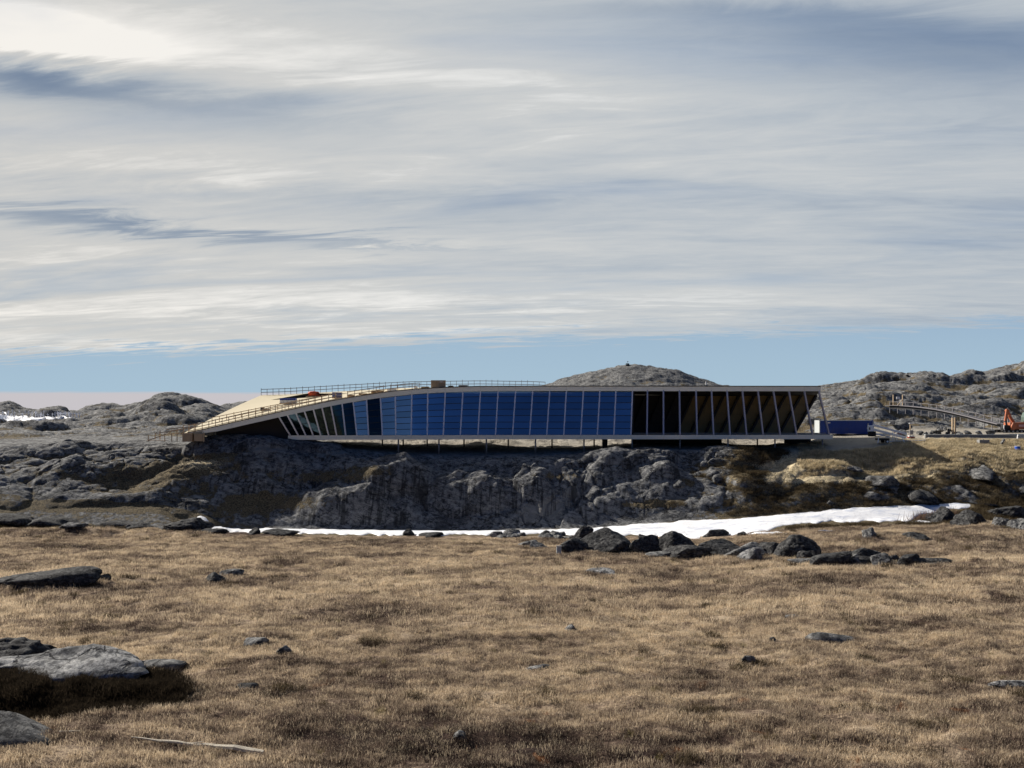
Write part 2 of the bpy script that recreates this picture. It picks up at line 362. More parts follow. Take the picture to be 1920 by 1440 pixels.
def simple(name, col, rough=.6, metal=0, var=.15, scale=3.0, spec=.3, bump=0.0, dirt=0.0):
    m, q, out = newmat(name); b = q.n('ShaderNodeBsdfPrincipled')
    co = q.n('ShaderNodeTexCoord').outputs['Object']
    n = q.noise(co, scale, 5, .6); n2 = q.noise(co, scale * 7, 3, .6)
    f = q.m('ADD', q.m('MULTIPLY', n, .6), q.m('MULTIPLY', n2, .4))
    c = q.mix(f, tuple(x * (1 - var) for x in col), tuple(min(1, x * (1 + var)) for x in col))
    if dirt: c = q.mix(q.m('MULTIPLY', q.step(n, .5, .7), dirt), c, (.09, .075, .06))
    q.put(b.inputs['Base Color'], c); b.inputs['Roughness'].default_value = rough; b.inputs['Metallic'].default_value = metal
    b.inputs['Specular IOR Level'].default_value = spec
    if bump:
        bn = q.n('ShaderNodeBump'); bn.inputs['Strength'].default_value = bump; bn.inputs['Distance'].default_value = .02
        q.put(bn.inputs['Height'], n2); q.put(b.inputs['Normal'], bn.outputs[0])
    q.t.links.new(b.outputs[0], out.inputs[0]); return m

# ------------------------------------------------------------------ ground materials
def rock_color(q, pos, tone=1.0):
    """mottled gneiss: grey, dark lichen, pale scars, joints"""
    n1 = q.noise(pos, .22, 5, .62, .4); n2 = q.noise(pos, 1.3, 8, .72, .3); n3 = q.noise(pos, 7.0, 4, .7)
    x, y, z = q.sep(pos)
    sp = q.comb(q.m('ADD', q.m('MULTIPLY', x, .30), q.m('MULTIPLY', z, -.35)), q.m('MULTIPLY', y, .8), q.m('ADD', q.m('MULTIPLY', z, 2.2), q.m('MULTIPLY', x, .7)))
    st = q.noise(sp, 1.1, 7, .70, .9)
    wp = q.n('ShaderNodeVectorMath', operation='ADD'); q.put(wp.inputs[0], q.scalev(pos, (.22, .30, .34)))
    nz = q.n('ShaderNodeTexNoise'); q.put(nz.inputs['Vector'], pos); nz.inputs['Scale'].default_value = .5; nz.inputs['Detail'].default_value = 4
    q.put(wp.inputs[1], q.scalev(nz.outputs[1], (.9, .9, .9)))
    vo = q.n('ShaderNodeTexVoronoi', feature='DISTANCE_TO_EDGE'); q.put(vo.inputs['Vector'], wp.outputs[0]); vo.inputs['Scale'].default_value = 1.3
    crack = q.m('MULTIPLY', q.step(vo.outputs['Distance'], .030, .004), q.step(n1, .40, .55))
    c = q.mix(q.step(n2, .38, .60), (.028 * tone, .030 * tone, .034 * tone), (.21 * tone, .21 * tone, .206 * tone))  # dark lichen tones, tinted slightly blue: the shade's navy put into the colour
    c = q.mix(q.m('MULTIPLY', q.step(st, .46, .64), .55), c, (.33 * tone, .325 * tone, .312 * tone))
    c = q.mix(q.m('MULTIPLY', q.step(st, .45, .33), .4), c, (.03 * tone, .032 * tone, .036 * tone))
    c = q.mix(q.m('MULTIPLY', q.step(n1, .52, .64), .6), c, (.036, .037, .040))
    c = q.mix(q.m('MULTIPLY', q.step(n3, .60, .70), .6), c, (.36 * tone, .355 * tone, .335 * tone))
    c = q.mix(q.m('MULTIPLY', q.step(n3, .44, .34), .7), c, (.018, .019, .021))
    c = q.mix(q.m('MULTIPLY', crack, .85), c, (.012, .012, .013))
    h = q.m('ADD', q.m('ADD', q.m('MULTIPLY', n2, .6), q.m('MULTIPLY', n3, .12)), q.m('MULTIPLY', st, .5))
    h = q.m('SUBTRACT', h, q.m('MULTIPLY', crack, .35))
    return c, h
def straw_color(q, pos):
    """dead grass, brown heath, some green and rust in patches"""
    p = q.scalev(pos, (1, 1.0, 0.3))
    n1 = q.noise(q.scalev(p, (.6, 1.3, 1)), .16, 5, .6, .3); n2 = q.noise(q.scalev(p, (.6, 1.6, 1)), .85, 5, .65, .3); n3 = q.noise(p, 6.0, 4, .7)
    _, y, _ = q.sep(pos)
    near = q.step(y, 46.0, 27.0)
    f = q.m('ADD', q.m('ADD', q.m('MULTIPLY', n1, .55), q.m('MULTIPLY', n2, .45)), q.m('MULTIPLY', q.m('SUBTRACT', n3, .5), .22))
    f = q.m('ADD', f, .022)
    f = q.m('SUBTRACT', f, q.m('MULTIPLY', near, .045))
    f = q.m('SUBTRACT', f, q.m('MULTIPLY', q.m('MULTIPLY', q.step(y, 68.0, 90.0), q.step(y, 118.0, 96.0)), .03))
    c = q.ramp(f, ((.36, (.045, .033, .030)), (.44, (.13, .094, .075)), (.50, (.36, .285, .21)), (.56, (.60, .49, .35)), (.66, (.70, .59, .43))))
    n4 = q.noise(p, .9, 3, .5)
    c = q.mix(q.m('MULTIPLY', q.step(n4, .66, .72), .5), c, (.20, .17, .05))
    n5 = q.noise(pos, .7, 3, .5, 1.0)
    c = q.mix(q.m('MULTIPLY', q.m('MULTIPLY', q.step(n5, .68, .74), near), .6), c, (.30, .13, .05))
    return c, q.m('ADD', n2, q.m('MULTIPLY', n3, .35)), f

def make_ground_mats():
    m, q, out = newmat('meadow_ground'); pos = q.n('ShaderNodeNewGeometry').outputs['Position']
    b = q.n('ShaderNodeBsdfPrincipled'); c, h, f = straw_color(q, pos)
    c = q.mix(1.0, c, (.66, .63, .62), 'MULTIPLY')
    fine = q.noise(q.scalev(pos, (1, .55, 1)), 22, 3, .7)
    c = q.mix(q.m('MULTIPLY', q.step(fine, .40, .62), .45), c, q.mix(1.0, c, (.4, .38, .38), 'MULTIPLY'))
    at = q.n('ShaderNodeAttribute', attribute_name='bank').outputs['Fac']
    c = q.mix(at, c, q.mix(q.step(h, .5, .85), (.012, .010, .008), (.05, .036, .026)))  # near-black: dark heath, with the bank's shade put into the colour
    q.put(b.inputs['Base Color'], c); b.inputs['Roughness'].default_value = .95; b.inputs['Specular IOR Level'].default_value = .05
    bn = q.n('ShaderNodeBump'); bn.inputs['Strength'].default_value = .9; bn.inputs['Distance'].default_value = .25
    q.put(bn.inputs['Height'], q.m('ADD', h, q.m('MULTIPLY', fine, .3))); q.put(b.inputs['Normal'], bn.outputs[0]); q.t.links.new(b.outputs[0], out.inputs[0])
    meadow = m
    m, q, out = newmat('gneiss_hillside'); pos = q.n('ShaderNodeNewGeometry').outputs['Position']
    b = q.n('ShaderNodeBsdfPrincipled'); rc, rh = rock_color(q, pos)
    att = lambda s: q.n('ShaderNodeAttribute', attribute_name=s).outputs['Fac']
    n = q.noise(pos, .9, 5, .65); nn = q.noise(pos, 5.0, 4, .7)
    mask = q.step(q.m('ADD', att('veg'), q.m('ADD', q.m('MULTIPLY', q.m('SUBTRACT', n, .5), 1.2), q.m('MULTIPLY', q.m('SUBTRACT', nn, .5), .6))), .42, .6)
    gold = q.mix(q.step(q.m('ADD', q.m('MULTIPLY', n, .5), q.m('MULTIPLY', nn, .5)), .38, .60), (.22, .18, .11), (.62, .52, .34))
    heath = q.mix(q.step(nn, .35, .65), (.045, .036, .025), (.20, .16, .095))
    vc = q.mix(q.step(q.m('ADD', att('gold'), q.m('MULTIPLY', q.m('SUBTRACT', nn, .5), .8)), .35, .65), heath, gold)
    c = q.mix(mask, rc, vc)
    pale = q.step(q.m('ADD', att('pale'), q.m('MULTIPLY', q.m('SUBTRACT', nn, .5), .5)), .45, .6)
    c = q.mix(q.m('MULTIPLY', pale, .8), c, q.mix(nn, (.17, .165, .155), (.30, .29, .27)))
    px_, py_, pz_ = q.sep(pos)
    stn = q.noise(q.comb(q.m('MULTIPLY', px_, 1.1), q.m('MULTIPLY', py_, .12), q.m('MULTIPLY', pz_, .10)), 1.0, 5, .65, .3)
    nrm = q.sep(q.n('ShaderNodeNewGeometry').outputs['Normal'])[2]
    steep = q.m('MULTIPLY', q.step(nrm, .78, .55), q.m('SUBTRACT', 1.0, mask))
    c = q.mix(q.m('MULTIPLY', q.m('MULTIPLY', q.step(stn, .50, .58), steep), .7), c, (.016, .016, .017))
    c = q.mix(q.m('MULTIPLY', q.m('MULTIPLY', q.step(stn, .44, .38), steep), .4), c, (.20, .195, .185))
    earth = att('earth')
    c = q.mix(earth, c, q.mix(nn, (.24, .22, .19), (.42, .38, .31)))
    q.put(b.inputs['Base Color'], c); b.inputs['Roughness'].default_value = .92; b.inputs['Specular IOR Level'].default_value = .12
    bn = q.n('ShaderNodeBump'); bn.inputs['Strength'].default_value = 1.0; bn.inputs['Distance'].default_value = .34
    q.put(bn.inputs['Height'], q.m('ADD', rh, q.m('MULTIPLY', q.m('MULTIPLY', mask, nn), .4)))
    q.put(b.inputs['Normal'], bn.outputs[0]); q.t.links.new(b.outputs[0], out.inputs[0])
    return meadow, m
M_MEADOW, M_ROCKLAND = make_ground_mats()

# per-vertex cover: vegetation, golden grass, bare earth, pale slabs, dark bank
UU = AA * F + 960; VV = HV - ZZ / YY * F
def bl(u, v, ru, rv): return np.exp(-(((UU - u) / ru) ** 2 + ((VV - v) / rv) ** 2))
zone_r = sst(UU, 1320, 1420)
slope_y = np.gradient(ZZ, axis=0) / np.gradient(YY, axis=0)
front = (YY > 117) & (YY < 150); hills = YY > 178
veg = np.zeros_like(ZZ); gold = np.zeros_like(ZZ)
pn = fbm(XX.ravel() / 6, YY.ravel() / 3, 3).reshape(ZZ.shape)
veg = veg + front * (.12 + .55 * zone_r - .15 * sst(slope_y, .6, 1.6) * zone_r + .9 * sst(UU, 1540, 1600) * (YY > 129))
bz = ZZ.copy()
for ax in (0, 1):
    w_ = 9 if ax == 0 else 9; acc = np.zeros_like(bz); cnt = 0
    for k_ in range(-w_, w_ + 1): acc += np.roll(bz, k_, axis=ax); cnt += 1
    bz = acc / cnt
conc = np.clip((bz - ZZ) / (.0009 * YY + .02) , 0, 3)
veg = veg + np.minimum(conc, 1.2) * (.42 - .36 * front * sst(UU, 480, 620) * (1 - sst(UU, 1230, 1330)) - .14 * front) * (YY > 116) * (YY < 600)
for (u, v, ru, rv, am) in ((250, 900, 90, 40, .55), (360, 880, 70, 20, .7), (400, 858, 50, 12, .5), (520, 940, 110, 18, .6), (430, 960, 60, 18, .4), (620, 895, 90, 14, .6),
                           (1230, 945, 60, 9, .9), (1300, 900, 40, 25, .3), (1050, 893, 60, 10, .5), (90, 880, 80, 25, .25), (700, 880, 60, 10, .5), (1450, 870, 100, 30, .4)):
    veg = veg + am * bl(u, v, ru, rv) * front
gold = gold + front * sst(UU, 1400, 1560) * sst(YY, 122, 129) * 1.0 + front * .5 * bl(1450, 875, 90, 14) + front * .45 * bl(380, 868, 60, 14) + front * .3 * bl(300, 890, 120, 30)
gold = gold + front * .5 * bl(1480, 900, 200, 12)
veg = veg + (YY > 150) * (YY <= 600) * (.16 + .45 * pn) - (YY > 380) * .25
gold = gold + (YY > 150) * (.0 + .35 * pn)
veg = veg + (YY > 110) * (YY < 119) * (.95 - .5 * (1 - sst(UU, 330, 420)) * (YY > 113))
gold = gold + (YY > 110) * (YY < 119) * .2 * (1 - zone_r)
earth = sst(YY, 149, 153) * (1 - sst(YY, 176, 182)) * sst(UU, 600, 660) * .9
earth = np.maximum(earth, sst(YY, 134.5, 137) * (1 - sst(YY, 176, 186)) * sst(UU, 1530, 1560) * (.9 - .9 * sst(UU, 1640, 1700) * (1 - sst(YY, 140, 142))))
earth = np.maximum(earth, sst(YY, 133.5, 136.0) * (1 - sst(YY, 145, 150)) * sst(UU, 560, 640) * (1 - sst(UU, 1480, 1560)) * .35)
pale = front * 0.0
for (u, v, ru, rv) in ((1030, 955, 40, 30), (1075, 925, 18, 22), (980, 965, 20, 22), (1830, 880, 55, 13), (1655, 893, 35, 11), (1800, 918, 50, 18), (1650, 930, 30, 14), (500, 842, 60, 12), (620, 850, 45, 8), (1590, 872, 35, 6)):
    pale = pale + .75 * bl(u, v, ru, rv) * front
bank = 1.6 * np.exp(-(((UU - 30) / 310) ** 4 + ((YY - 31.6) / 2.0) ** 4)) + .0 * bl(60, 1290, 250, 60)
bank = np.clip(bank * 1.1 - .25, 0, 1)
def ground_piece(name, r0, r1, mat, attrs):
    X = XX[r0:r1]; Y = YY[r0:r1]; Z = ZZ[r0:r1]; nr, nc = X.shape
    me = bpy.data.meshes.new(name); me.vertices.add(nr * nc)
    me.vertices.foreach_set('co', np.stack([X, Y, Z], -1).ravel().astype(np.float32))
    i = (np.arange(nr - 1)[:, None] * nc + np.arange(nc - 1)[None]).ravel()
    q = np.stack([i, i + 1, i + nc + 1, i + nc], -1).ravel().astype(np.int32)
    n = len(i); me.loops.add(n * 4); me.loops.foreach_set('vertex_index', q)
    me.polygons.add(n); me.polygons.foreach_set('loop_start', np.arange(0, n * 4, 4, dtype=np.int32)); me.polygons.foreach_set('loop_total', np.full(n, 4, np.int32))
    me.polygons.foreach_set('use_smooth', np.ones(n, bool)); me.update(calc_edges=True)
    for k, arr in attrs.items():
        at = me.attributes.new(k, 'FLOAT', 'POINT'); at.data.foreach_set('value', np.clip(arr[r0:r1], 0, 1.5).ravel().astype(np.float32))
    me.materials.append(mat); o = bpy.data.objects.new(name, me); COL.objects.link(o); o['kind'] = 'structure'; return o
i1 = int(np.searchsorted(YS, 112)); i2 = int(np.searchsorted(YS, 176.2))
ground_piece('meadow', 0, i1 + 1, M_MEADOW, {'bank': bank})
RA = {'veg': veg, 'gold': gold, 'earth': earth, 'pale': pale}
ground_piece('rocky_hillside', i1, i2 + 1, M_ROCKLAND, RA)
ground_piece('hills', i2, len(YS), M_ROCKLAND, RA)
# the land behind and beside the camera
def rear():
    xs = np.concatenate([-np.geomspace(4000, 12, 40), np.linspace(-10, 10, 12), np.geomspace(12, 4000, 40)])
    ys = np.concatenate([-np.geomspace(4000, 8, 40), np.linspace(-6, 6, 12), np.geomspace(8, 1600, 30)])
    X, Y = np.meshgrid(xs, ys); r = np.hypot(X, Y)
    Z = -1.9 - 14 * (1 - np.exp(-np.maximum(r - 2, 0) / 45)) + np.minimum(r / 60, 1) * 6 * fbm(X.ravel() / 90, Y.ravel() / 90, 4).reshape(X.shape)
    Z = Z + sst(-Y, 150, 500) * 16
    inside = (Y > .5) & (np.abs(X) < 2.45 * np.maximum(Y, .01)); Z = np.where(inside, np.minimum(Z, -60) - 30, Z)
    nr, nc = X.shape; i = [(a * nc + b, a * nc + b + 1, (a + 1) * nc + b + 1, (a + 1) * nc + b) for a in range(nr - 1) for b in range(nc - 1)]
    me = bpy.data.meshes.new('ground'); me.from_pydata(np.stack([X, Y, Z], -1).reshape(-1, 3).tolist(), [], i)
    for k_, val in (('veg', .6), ('gold', .4)):
        at = me.attributes.new(k_, 'FLOAT', 'POINT'); at.data.foreach_set('value', np.full(nr * nc, val, np.float32))
    me.materials.append(M_ROCKLAND); o = bpy.data.objects.new('ground', me); COL.objects.link(o); o['kind'] = 'structure'
    me.polygons.foreach_set('use_smooth', [True] * len(me.polygons))
rear()

# ------------------------------------------------------------------ snow
def make_snow_mat():
    m, q, out = newmat('snow'); pos = q.n('ShaderNodeNewGeometry').outputs['Position']; b = q.n('ShaderNodeBsdfPrincipled')
    n = q.noise(q.scalev(pos, (.5, 1.5, 1)), .6, 5, .6, .5); n2 = q.noise(pos, 4, 4, .6)
    c = q.mix(q.m('MULTIPLY', q.step(n, .50, .66), .75), (.80, .81, .83), (.50, .54, .64))  # blue-grey streaks: soft shadow stripes put into the snow colour
    c = q.mix(q.m('MULTIPLY', q.step(n2, .58, .72), .45), c, (.25, .22, .19))
    q.put(b.inputs['Base Color'], c); b.inputs['Roughness'].default_value = .6
    bn = q.n('ShaderNodeBump'); bn.inputs['Strength'].default_value = .6; bn.inputs['Distance'].default_value = .25; q.put(bn.inputs['Height'], q.m('ADD', n, q.m('MULTIPLY', n2, .2))); q.put(b.inputs['Normal'], bn.outputs[0])
    q.t.links.new(b.outputs[0], out.inputs[0]); return m
M_SNOW = make_snow_mat()
def snow_field(name, top, bot, y0, y1, du=5.0, rows=14, thick=.28, jag=2.0):
    """drift between an upper and a lower outline (u, v): laid on the ground, with a swelling middle and thin edges"""
    us = np.arange(min(top[0][0], bot[0][0]), max(top[-1][0], bot[-1][0]) + .1, du); vs = []; fs = []
    for a, u in enumerate(us):
        vt = np.interp(u, [p[0] for p in top], [p[1] for p in top]); vb = np.interp(u, [p[0] for p in bot], [p[1] for p in bot])
        vt += jag * float(fbm(np.array([u / 23.]), np.array([1.5]), 3)[0]); vb += jag * 1.3 * float(fbm(np.array([u / 17.]), np.array([7.5]), 3)[0])
        vb = max(vb, vt + .2)
        pt = hit(u, vt, y0, y1); pb = hit(u, vb, y0, y1); Ya, Yb = pb.y, max(pt.y, pb.y + .3)
        for r in range(rows):
            f = r / (rows - 1); Y = Ya + (Yb - Ya) * f; x = (u - 960) / F * Y
            e = math.sqrt(min(1, min(f, 1 - f) * 3)); endf = min(1, min(a, len(us) - 1 - a) / 4)
            z = gz(x, Y) + thick * e * endf - .04 + (-.15 if r in (0, rows - 1) else 0)
            vs.append((x, Y, z))
    for a in range(len(us) - 1):
        for r in range(rows - 1):
            i = a * rows + r; fs.append((i, i + rows, i + rows + 1, i + 1))
    me = bpy.data.meshes.new(name); me.from_pydata(vs, [], fs); me.materials.append(M_SNOW); me.polygons.foreach_set('use_smooth', [True] * len(fs))
    o = bpy.data.objects.new(name, me); COL.objects.link(o); o['kind'] = 'structure'
    # keep the sheet above bumps of the ground
    return o
SN_T = [(408, 987), (440, 989), (560, 990), (700, 992), (900, 994), (1000, 992), (1100, 989), (1200, 980), (1300, 972), (1400, 968), (1500, 960), (1600, 950), (1700, 946), (1825, 943)]
SN_B = [(408, 993), (440, 998), (560, 1001), (700, 1003), (900, 1004), (1000, 1003), (1150, 1004), (1290, 1009), (1380, 1006), (1430, 996), (1480, 984), (1560, 979), (1700, 978), (1740, 962), (1825, 950)]
snow_field('snow', [(408, 987), (440, 989), (560, 990), (700, 992), (900, 994), (1000, 992), (1100, 989), (1200, 980), (1300, 972), (1400, 968), (1500, 960), (1600, 950), (1700, 946), (1825, 943)],
           [(408, 993), (440, 998), (560, 1001), (700, 1003), (900, 1004), (1000, 1003), (1150, 1004), (1290, 1009), (1380, 1006), (1430, 996), (1480, 984), (1560, 979), (1700, 978), (1740, 962), (1825, 950)], 108, 125, thick=.22, jag=2.2)
snow_field('snow', [(358, 980), (376, 964), (386, 967), (400, 982), (425, 988), (440, 991)], [(360, 982), (378, 1000), (388, 1001), (400, 1000), (425, 999), (440, 998)], 108, 124, du=4)
snow_field('snow', [(1690, 980), (1750, 977), (1792, 977)], [(1690, 983), (1750, 982), (1792, 980)], 108, 122)
snow_field('snow', [(1400, 1001), (1440, 999), (1482, 1000)], [(1400, 1004), (1440, 1006), (1482, 1002)], 104, 118)
snow_field('snow', [(1528, 1001), (1550, 1000), (1568, 1001)], [(1528, 1003), (1550, 1005), (1568, 1003)], 104, 118)
snow_field('snow', [(1572, 1009), (1595, 1008)], [(1572, 1012), (1595, 1012)], 100, 118, du=4)
snow_field('snow', [(-30, 968), (0, 966), (8, 970)], [(-30, 975), (0, 975), (8, 974)], 104, 122, du=4)
snow_field('snow', [(-40, 779), (0, 780), (40, 781), (90, 783), (140, 783)], [(-40, 790), (0, 790), (40, 790), (90, 788), (140, 785)], 180, 262, thick=.6)
snow_field('snow', [(5, 771), (12, 773), (22, 778), (30, 781)], [(5, 775), (12, 779), (22, 782), (30, 783)], 180, 330, du=3, thick=.6)

# ------------------------------------------------------------------ boulders
def rock_mat(name, tone, lich=.5):
    m, q, out = newmat(name); b = q.n('ShaderNodeBsdfPrincipled'); co = q.n('ShaderNodeNewGeometry').outputs['Position']
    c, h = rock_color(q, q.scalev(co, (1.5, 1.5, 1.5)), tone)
    n = q.noise(co, 3.1, 5, .7)
    c = q.mix(q.m('MULTIPLY', q.step(n, .48, .58), lich), c, (.018, .018, .02))
    q.put(b.inputs['Base Color'], c); b.inputs['Roughness'].default_value = .9; b.inputs['Specular IOR Level'].default_value = .15
    bn = q.n('ShaderNodeBump'); bn.inputs['Strength'].default_value = 1.0; bn.inputs['Distance'].default_value = .18
    q.put(bn.inputs['Height'], h); q.put(b.inputs['Normal'], bn.outputs[0]); q.t.links.new(b.outputs[0], out.inputs[0]); return m
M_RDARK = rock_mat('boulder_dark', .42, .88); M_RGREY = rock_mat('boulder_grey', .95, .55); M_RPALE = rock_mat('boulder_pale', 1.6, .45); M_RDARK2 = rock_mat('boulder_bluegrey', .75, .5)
import bmesh
def ico(level):
    bm = bmesh.new(); bmesh.ops.create_icosphere(bm, subdivisions=level, radius=1); bm.verts.ensure_lookup_table()
    v = np.array([x.co[:] for x in bm.verts]); f = [[q.index for q in p.verts] for p in bm.faces]; bm.free(); return v, f
ICO = {k: ico(k) for k in (3, 4, 5)}
def rock_mesh(name, seed, dims, mat, level=4, cuts=13, soft=14, rough=.05, lean=0.0, peak=.0):
    rs = np.random.RandomState(seed); v, f = ICO[level]; n = rs.normal(size=(cuts, 3)); n /= np.linalg.norm(n, axis=1)[:, None]
    d = .50 + .40 * rs.rand(cuts); dots = v @ n.T; inv = np.maximum(dots, 1e-3) / d[None]
    r = 1 / (np.mean(inv ** soft, axis=1) * cuts + 1.0 ** soft * .05) ** (1 / soft)
    p = v * r[:, None]
    def n3(q, s): return (gnoise(q[:, 0] * s + seed, q[:, 1] * s) + gnoise(q[:, 1] * s + 7, q[:, 2] * s + seed) + gnoise(q[:, 2] * s - 3, q[:, 0] * s + 1.7)) / 3
    disp = rough * (2.2 * n3(p, 1.7) + 1.3 * np.abs(n3(p, 3.7)) + .7 * n3(p, 8.0) + .4 * n3(p, 17.))
    p = p + v * disp[:, None]
    p /= np.abs(p).max(0)[None]
    zz = p[:, 2]; up = np.clip(zz, 0, 1); rad = np.hypot(p[:, 0], p[:, 1]) + 1e-6
    k_ = np.where(zz < 0, 1 / np.sqrt(np.clip(1 - zz * zz, .5, 1)), 1 - peak * up ** 1.3)
    p[:, 0] *= k_; p[:, 1] *= k_; q_ = zz > .02; p[:, 0] /= np.abs(p[q_, 0]).max(); p[:, 1] /= np.abs(p[q_, 1]).max()
    p = p * (np.array(dims) / 2)[None]; p[:, 0] += lean * p[:, 2]
    me = bpy.data.meshes.new(name); me.from_pydata(p.tolist(), [], f); me.materials.append(mat)
    me.polygons.foreach_set('use_smooth', [soft < 12] * len(f)); return me
def rock(u0, u1, vt, vb, mat, label, seed, name='boulder', cat='boulder', depth=.8, sink=.22, level=4, soft=18, rough=.06, lean=0, group=None, y0=20, y1=400, cuts=13, rz=None, peak=.15, hf=1.0, wf=1.0, dz=0):
    uc = (u0 + u1) / 2; h = hit(uc, vb - .15 * (vb - vt), y0, y1); Y = h.y; w = (u1 - u0) / F * Y; hh = (vb - vt) / F * Y
    w *= wf; H = 1.9 * hh * hf; D = w * depth; sink = .46
    me = rock_mesh(name, seed, (w, D, H * 1.0), mat, level, cuts, soft, rough, lean, peak)
    o = bpy.data.objects.new(name, me); COL.objects.link(o)
    o.location = (h.x, h.y + D * .25, h.z + H * (.5 - sink) + dz)
    if rz: o.rotation_euler = (0, 0, rz)
    return tag(o, label, cat, group)
G1 = 'boulders in the row at the far edge of the meadow'
ROW = [
 (1078, 1104, 991, 1018, 'D', 'upright leaning dark slab left of the largest boulder of the row', dict(lean=.5, depth=.5)),
 (1052, 1100, 1013, 1040, 'D', 'low black block just left of the largest peaked boulder', {}),
 (1086, 1192, 998, 1043, 'D', 'largest peaked boulder of the row, pale lichen on its left slope', dict(level=5, peak=.4, wf=1.15)),
 (1195, 1219, 998, 1020, 'D', 'small dark pointed stone behind the gap right of the largest boulder', {}),
 (1190, 1240, 1008, 1043, 'D', 'squat boulder directly right of the largest peaked boulder', {}),
 (1243, 1302, 1002, 1044, 'D', 'tall boulder with pointed top right of the squat boulder', dict(peak=.3)),
 (1258, 1328, 1026, 1050, 'D', 'long low black boulder lying in front of the pointed one', {}),
 (1302, 1390, 1013, 1046, 'D', 'wide dark boulder in the middle of the row with pale cap', {}),
 (1374, 1452, 1014, 1050, 'G', 'flat-topped greyish boulder left of the blocky black boulder', {}),
 (1386, 1424, 1030, 1054, 'P', 'small pale stone leaning on the front of the flat-topped boulder', {}),
 (1455, 1532, 1009, 1052, 'D', 'big blocky black boulder with level top and pale right edge', dict(level=5, cuts=9, peak=0)),
 (1530, 1595, 1027, 1066, 'D', 'angular black boulder standing furthest forward right of the blocky one', {}),
 (1585, 1660, 1029, 1056, 'D', 'long wedge-shaped dark boulder sloping down to the right', {}),
 (1640, 1677, 1039, 1056, 'G', 'small grey stone at the tail of the wedge-shaped boulder', {}),
 (1680, 1727, 1039, 1064, 'D', 'detached dark boulder at the right end of the row', {}),
 (1726, 1790, 1054, 1066, 'D', 'flat dark stone right of the detached end boulder', dict(level=3)),
 (1482, 1545, 1048, 1056, 'G', 'thin grey stone at the foot of the blocky black boulder', dict(level=3)),
 (1210, 1260, 1036, 1046, 'G', 'small grey stone at the foot of the squat boulder', dict(level=3)),
]
MM = {'D': M_RDARK, 'G': M_RGREY, 'P': M_RPALE}
for k_, (u0, u1, vt, vb, c, lb, kw) in enumerate(ROW):
    rock(u0, u1, vt, vb, MM[c], lb, 40 + k_, group=G1, y0=70, y1=112, **{**dict(wf=1.36, hf=.95, depth=.6, peak=.0), **kw})
for k_, (u0, u1, vt, vb, c, lb, kw) in enumerate([
 (1318, 1371, 988, 1008, 'D', 'round dark boulder surrounded by the lower edge of the snow', dict(soft=8)),
 (1380, 1402, 994, 1006, 'D', 'small reddish dark stone at the snow edge right of the round boulder', dict(level=3)),
 (1618, 1645, 987, 1008, 'G', 'upright grey stone on the brown heath right of the snow tongue', {}),
 (1700, 1748, 999, 1012, 'D', 'low dark boulder on the heath at right before the scrub', {}),
 (744, 776, 992, 1006, 'D', 'dark hummocky stone poking through the front of the snow strip', dict(soft=8)),
 (778, 832, 999, 1007, 'D', 'flat dark stone beside the hummocky one at the snow strip', dict(level=3, soft=8)),
 (464, 490, 989, 1004, 'D', 'small round dark stone at the left end of the snow strip', dict(soft=8)),
 (488, 556, 993, 1006, 'D', 'wide flat stone at the left end of the snow strip', dict(soft=8)),
 (374, 422, 989, 1001, 'D', 'brown mossy stone in front of the snow wedge', dict(soft=8)),
 (268, 372, 972, 1001, 'D', 'long black rounded boulder just left of the snow wedge', dict(wf=1.2, hf=.95, soft=9, level=5)),
 (200, 275, 973, 996, 'D', 'dark lumpy boulder left of the long black boulder', dict(wf=1.9, hf=.75, soft=9)),
 (122, 150, 977, 995, 'G', 'low grey ledge with pale top below the left rock face', dict(wf=2.2)),
 (40, 112, 968, 996, 'D', 'dark boulder at the left edge of the far meadow', dict(wf=1.9, hf=.75, soft=9)),
 (-30, 50, 960, 990, 'D', 'dark boulder cut by the left edge of the photo beyond the meadow', dict(wf=1.9, hf=.75, soft=9)),
 (1735, 1800, 950, 985, 'D', 'dark boulder among bare scrub at the right end of the snow', {}),
 (1792, 1850, 955, 990, 'D', 'dark jagged boulder near the right edge beside pale stones', {}),
 (1862, 1900, 966, 992, 'G', 'grey rounded stone near the right edge in front of dark rocks', {}),
 (1885, 1960, 970, 1000, 'G', 'cracked grey boulder cut by the right edge of the photo', {}),
 (1845, 1925, 946, 975, 'D', 'broad dark rock on the right edge above the grey stones', {}),
 ]):
    rock(u0, u1, vt, vb, MM[c], lb, 80 + k_, y0=80, y1=124, **{**dict(hf=.8, rough=.13), **kw})
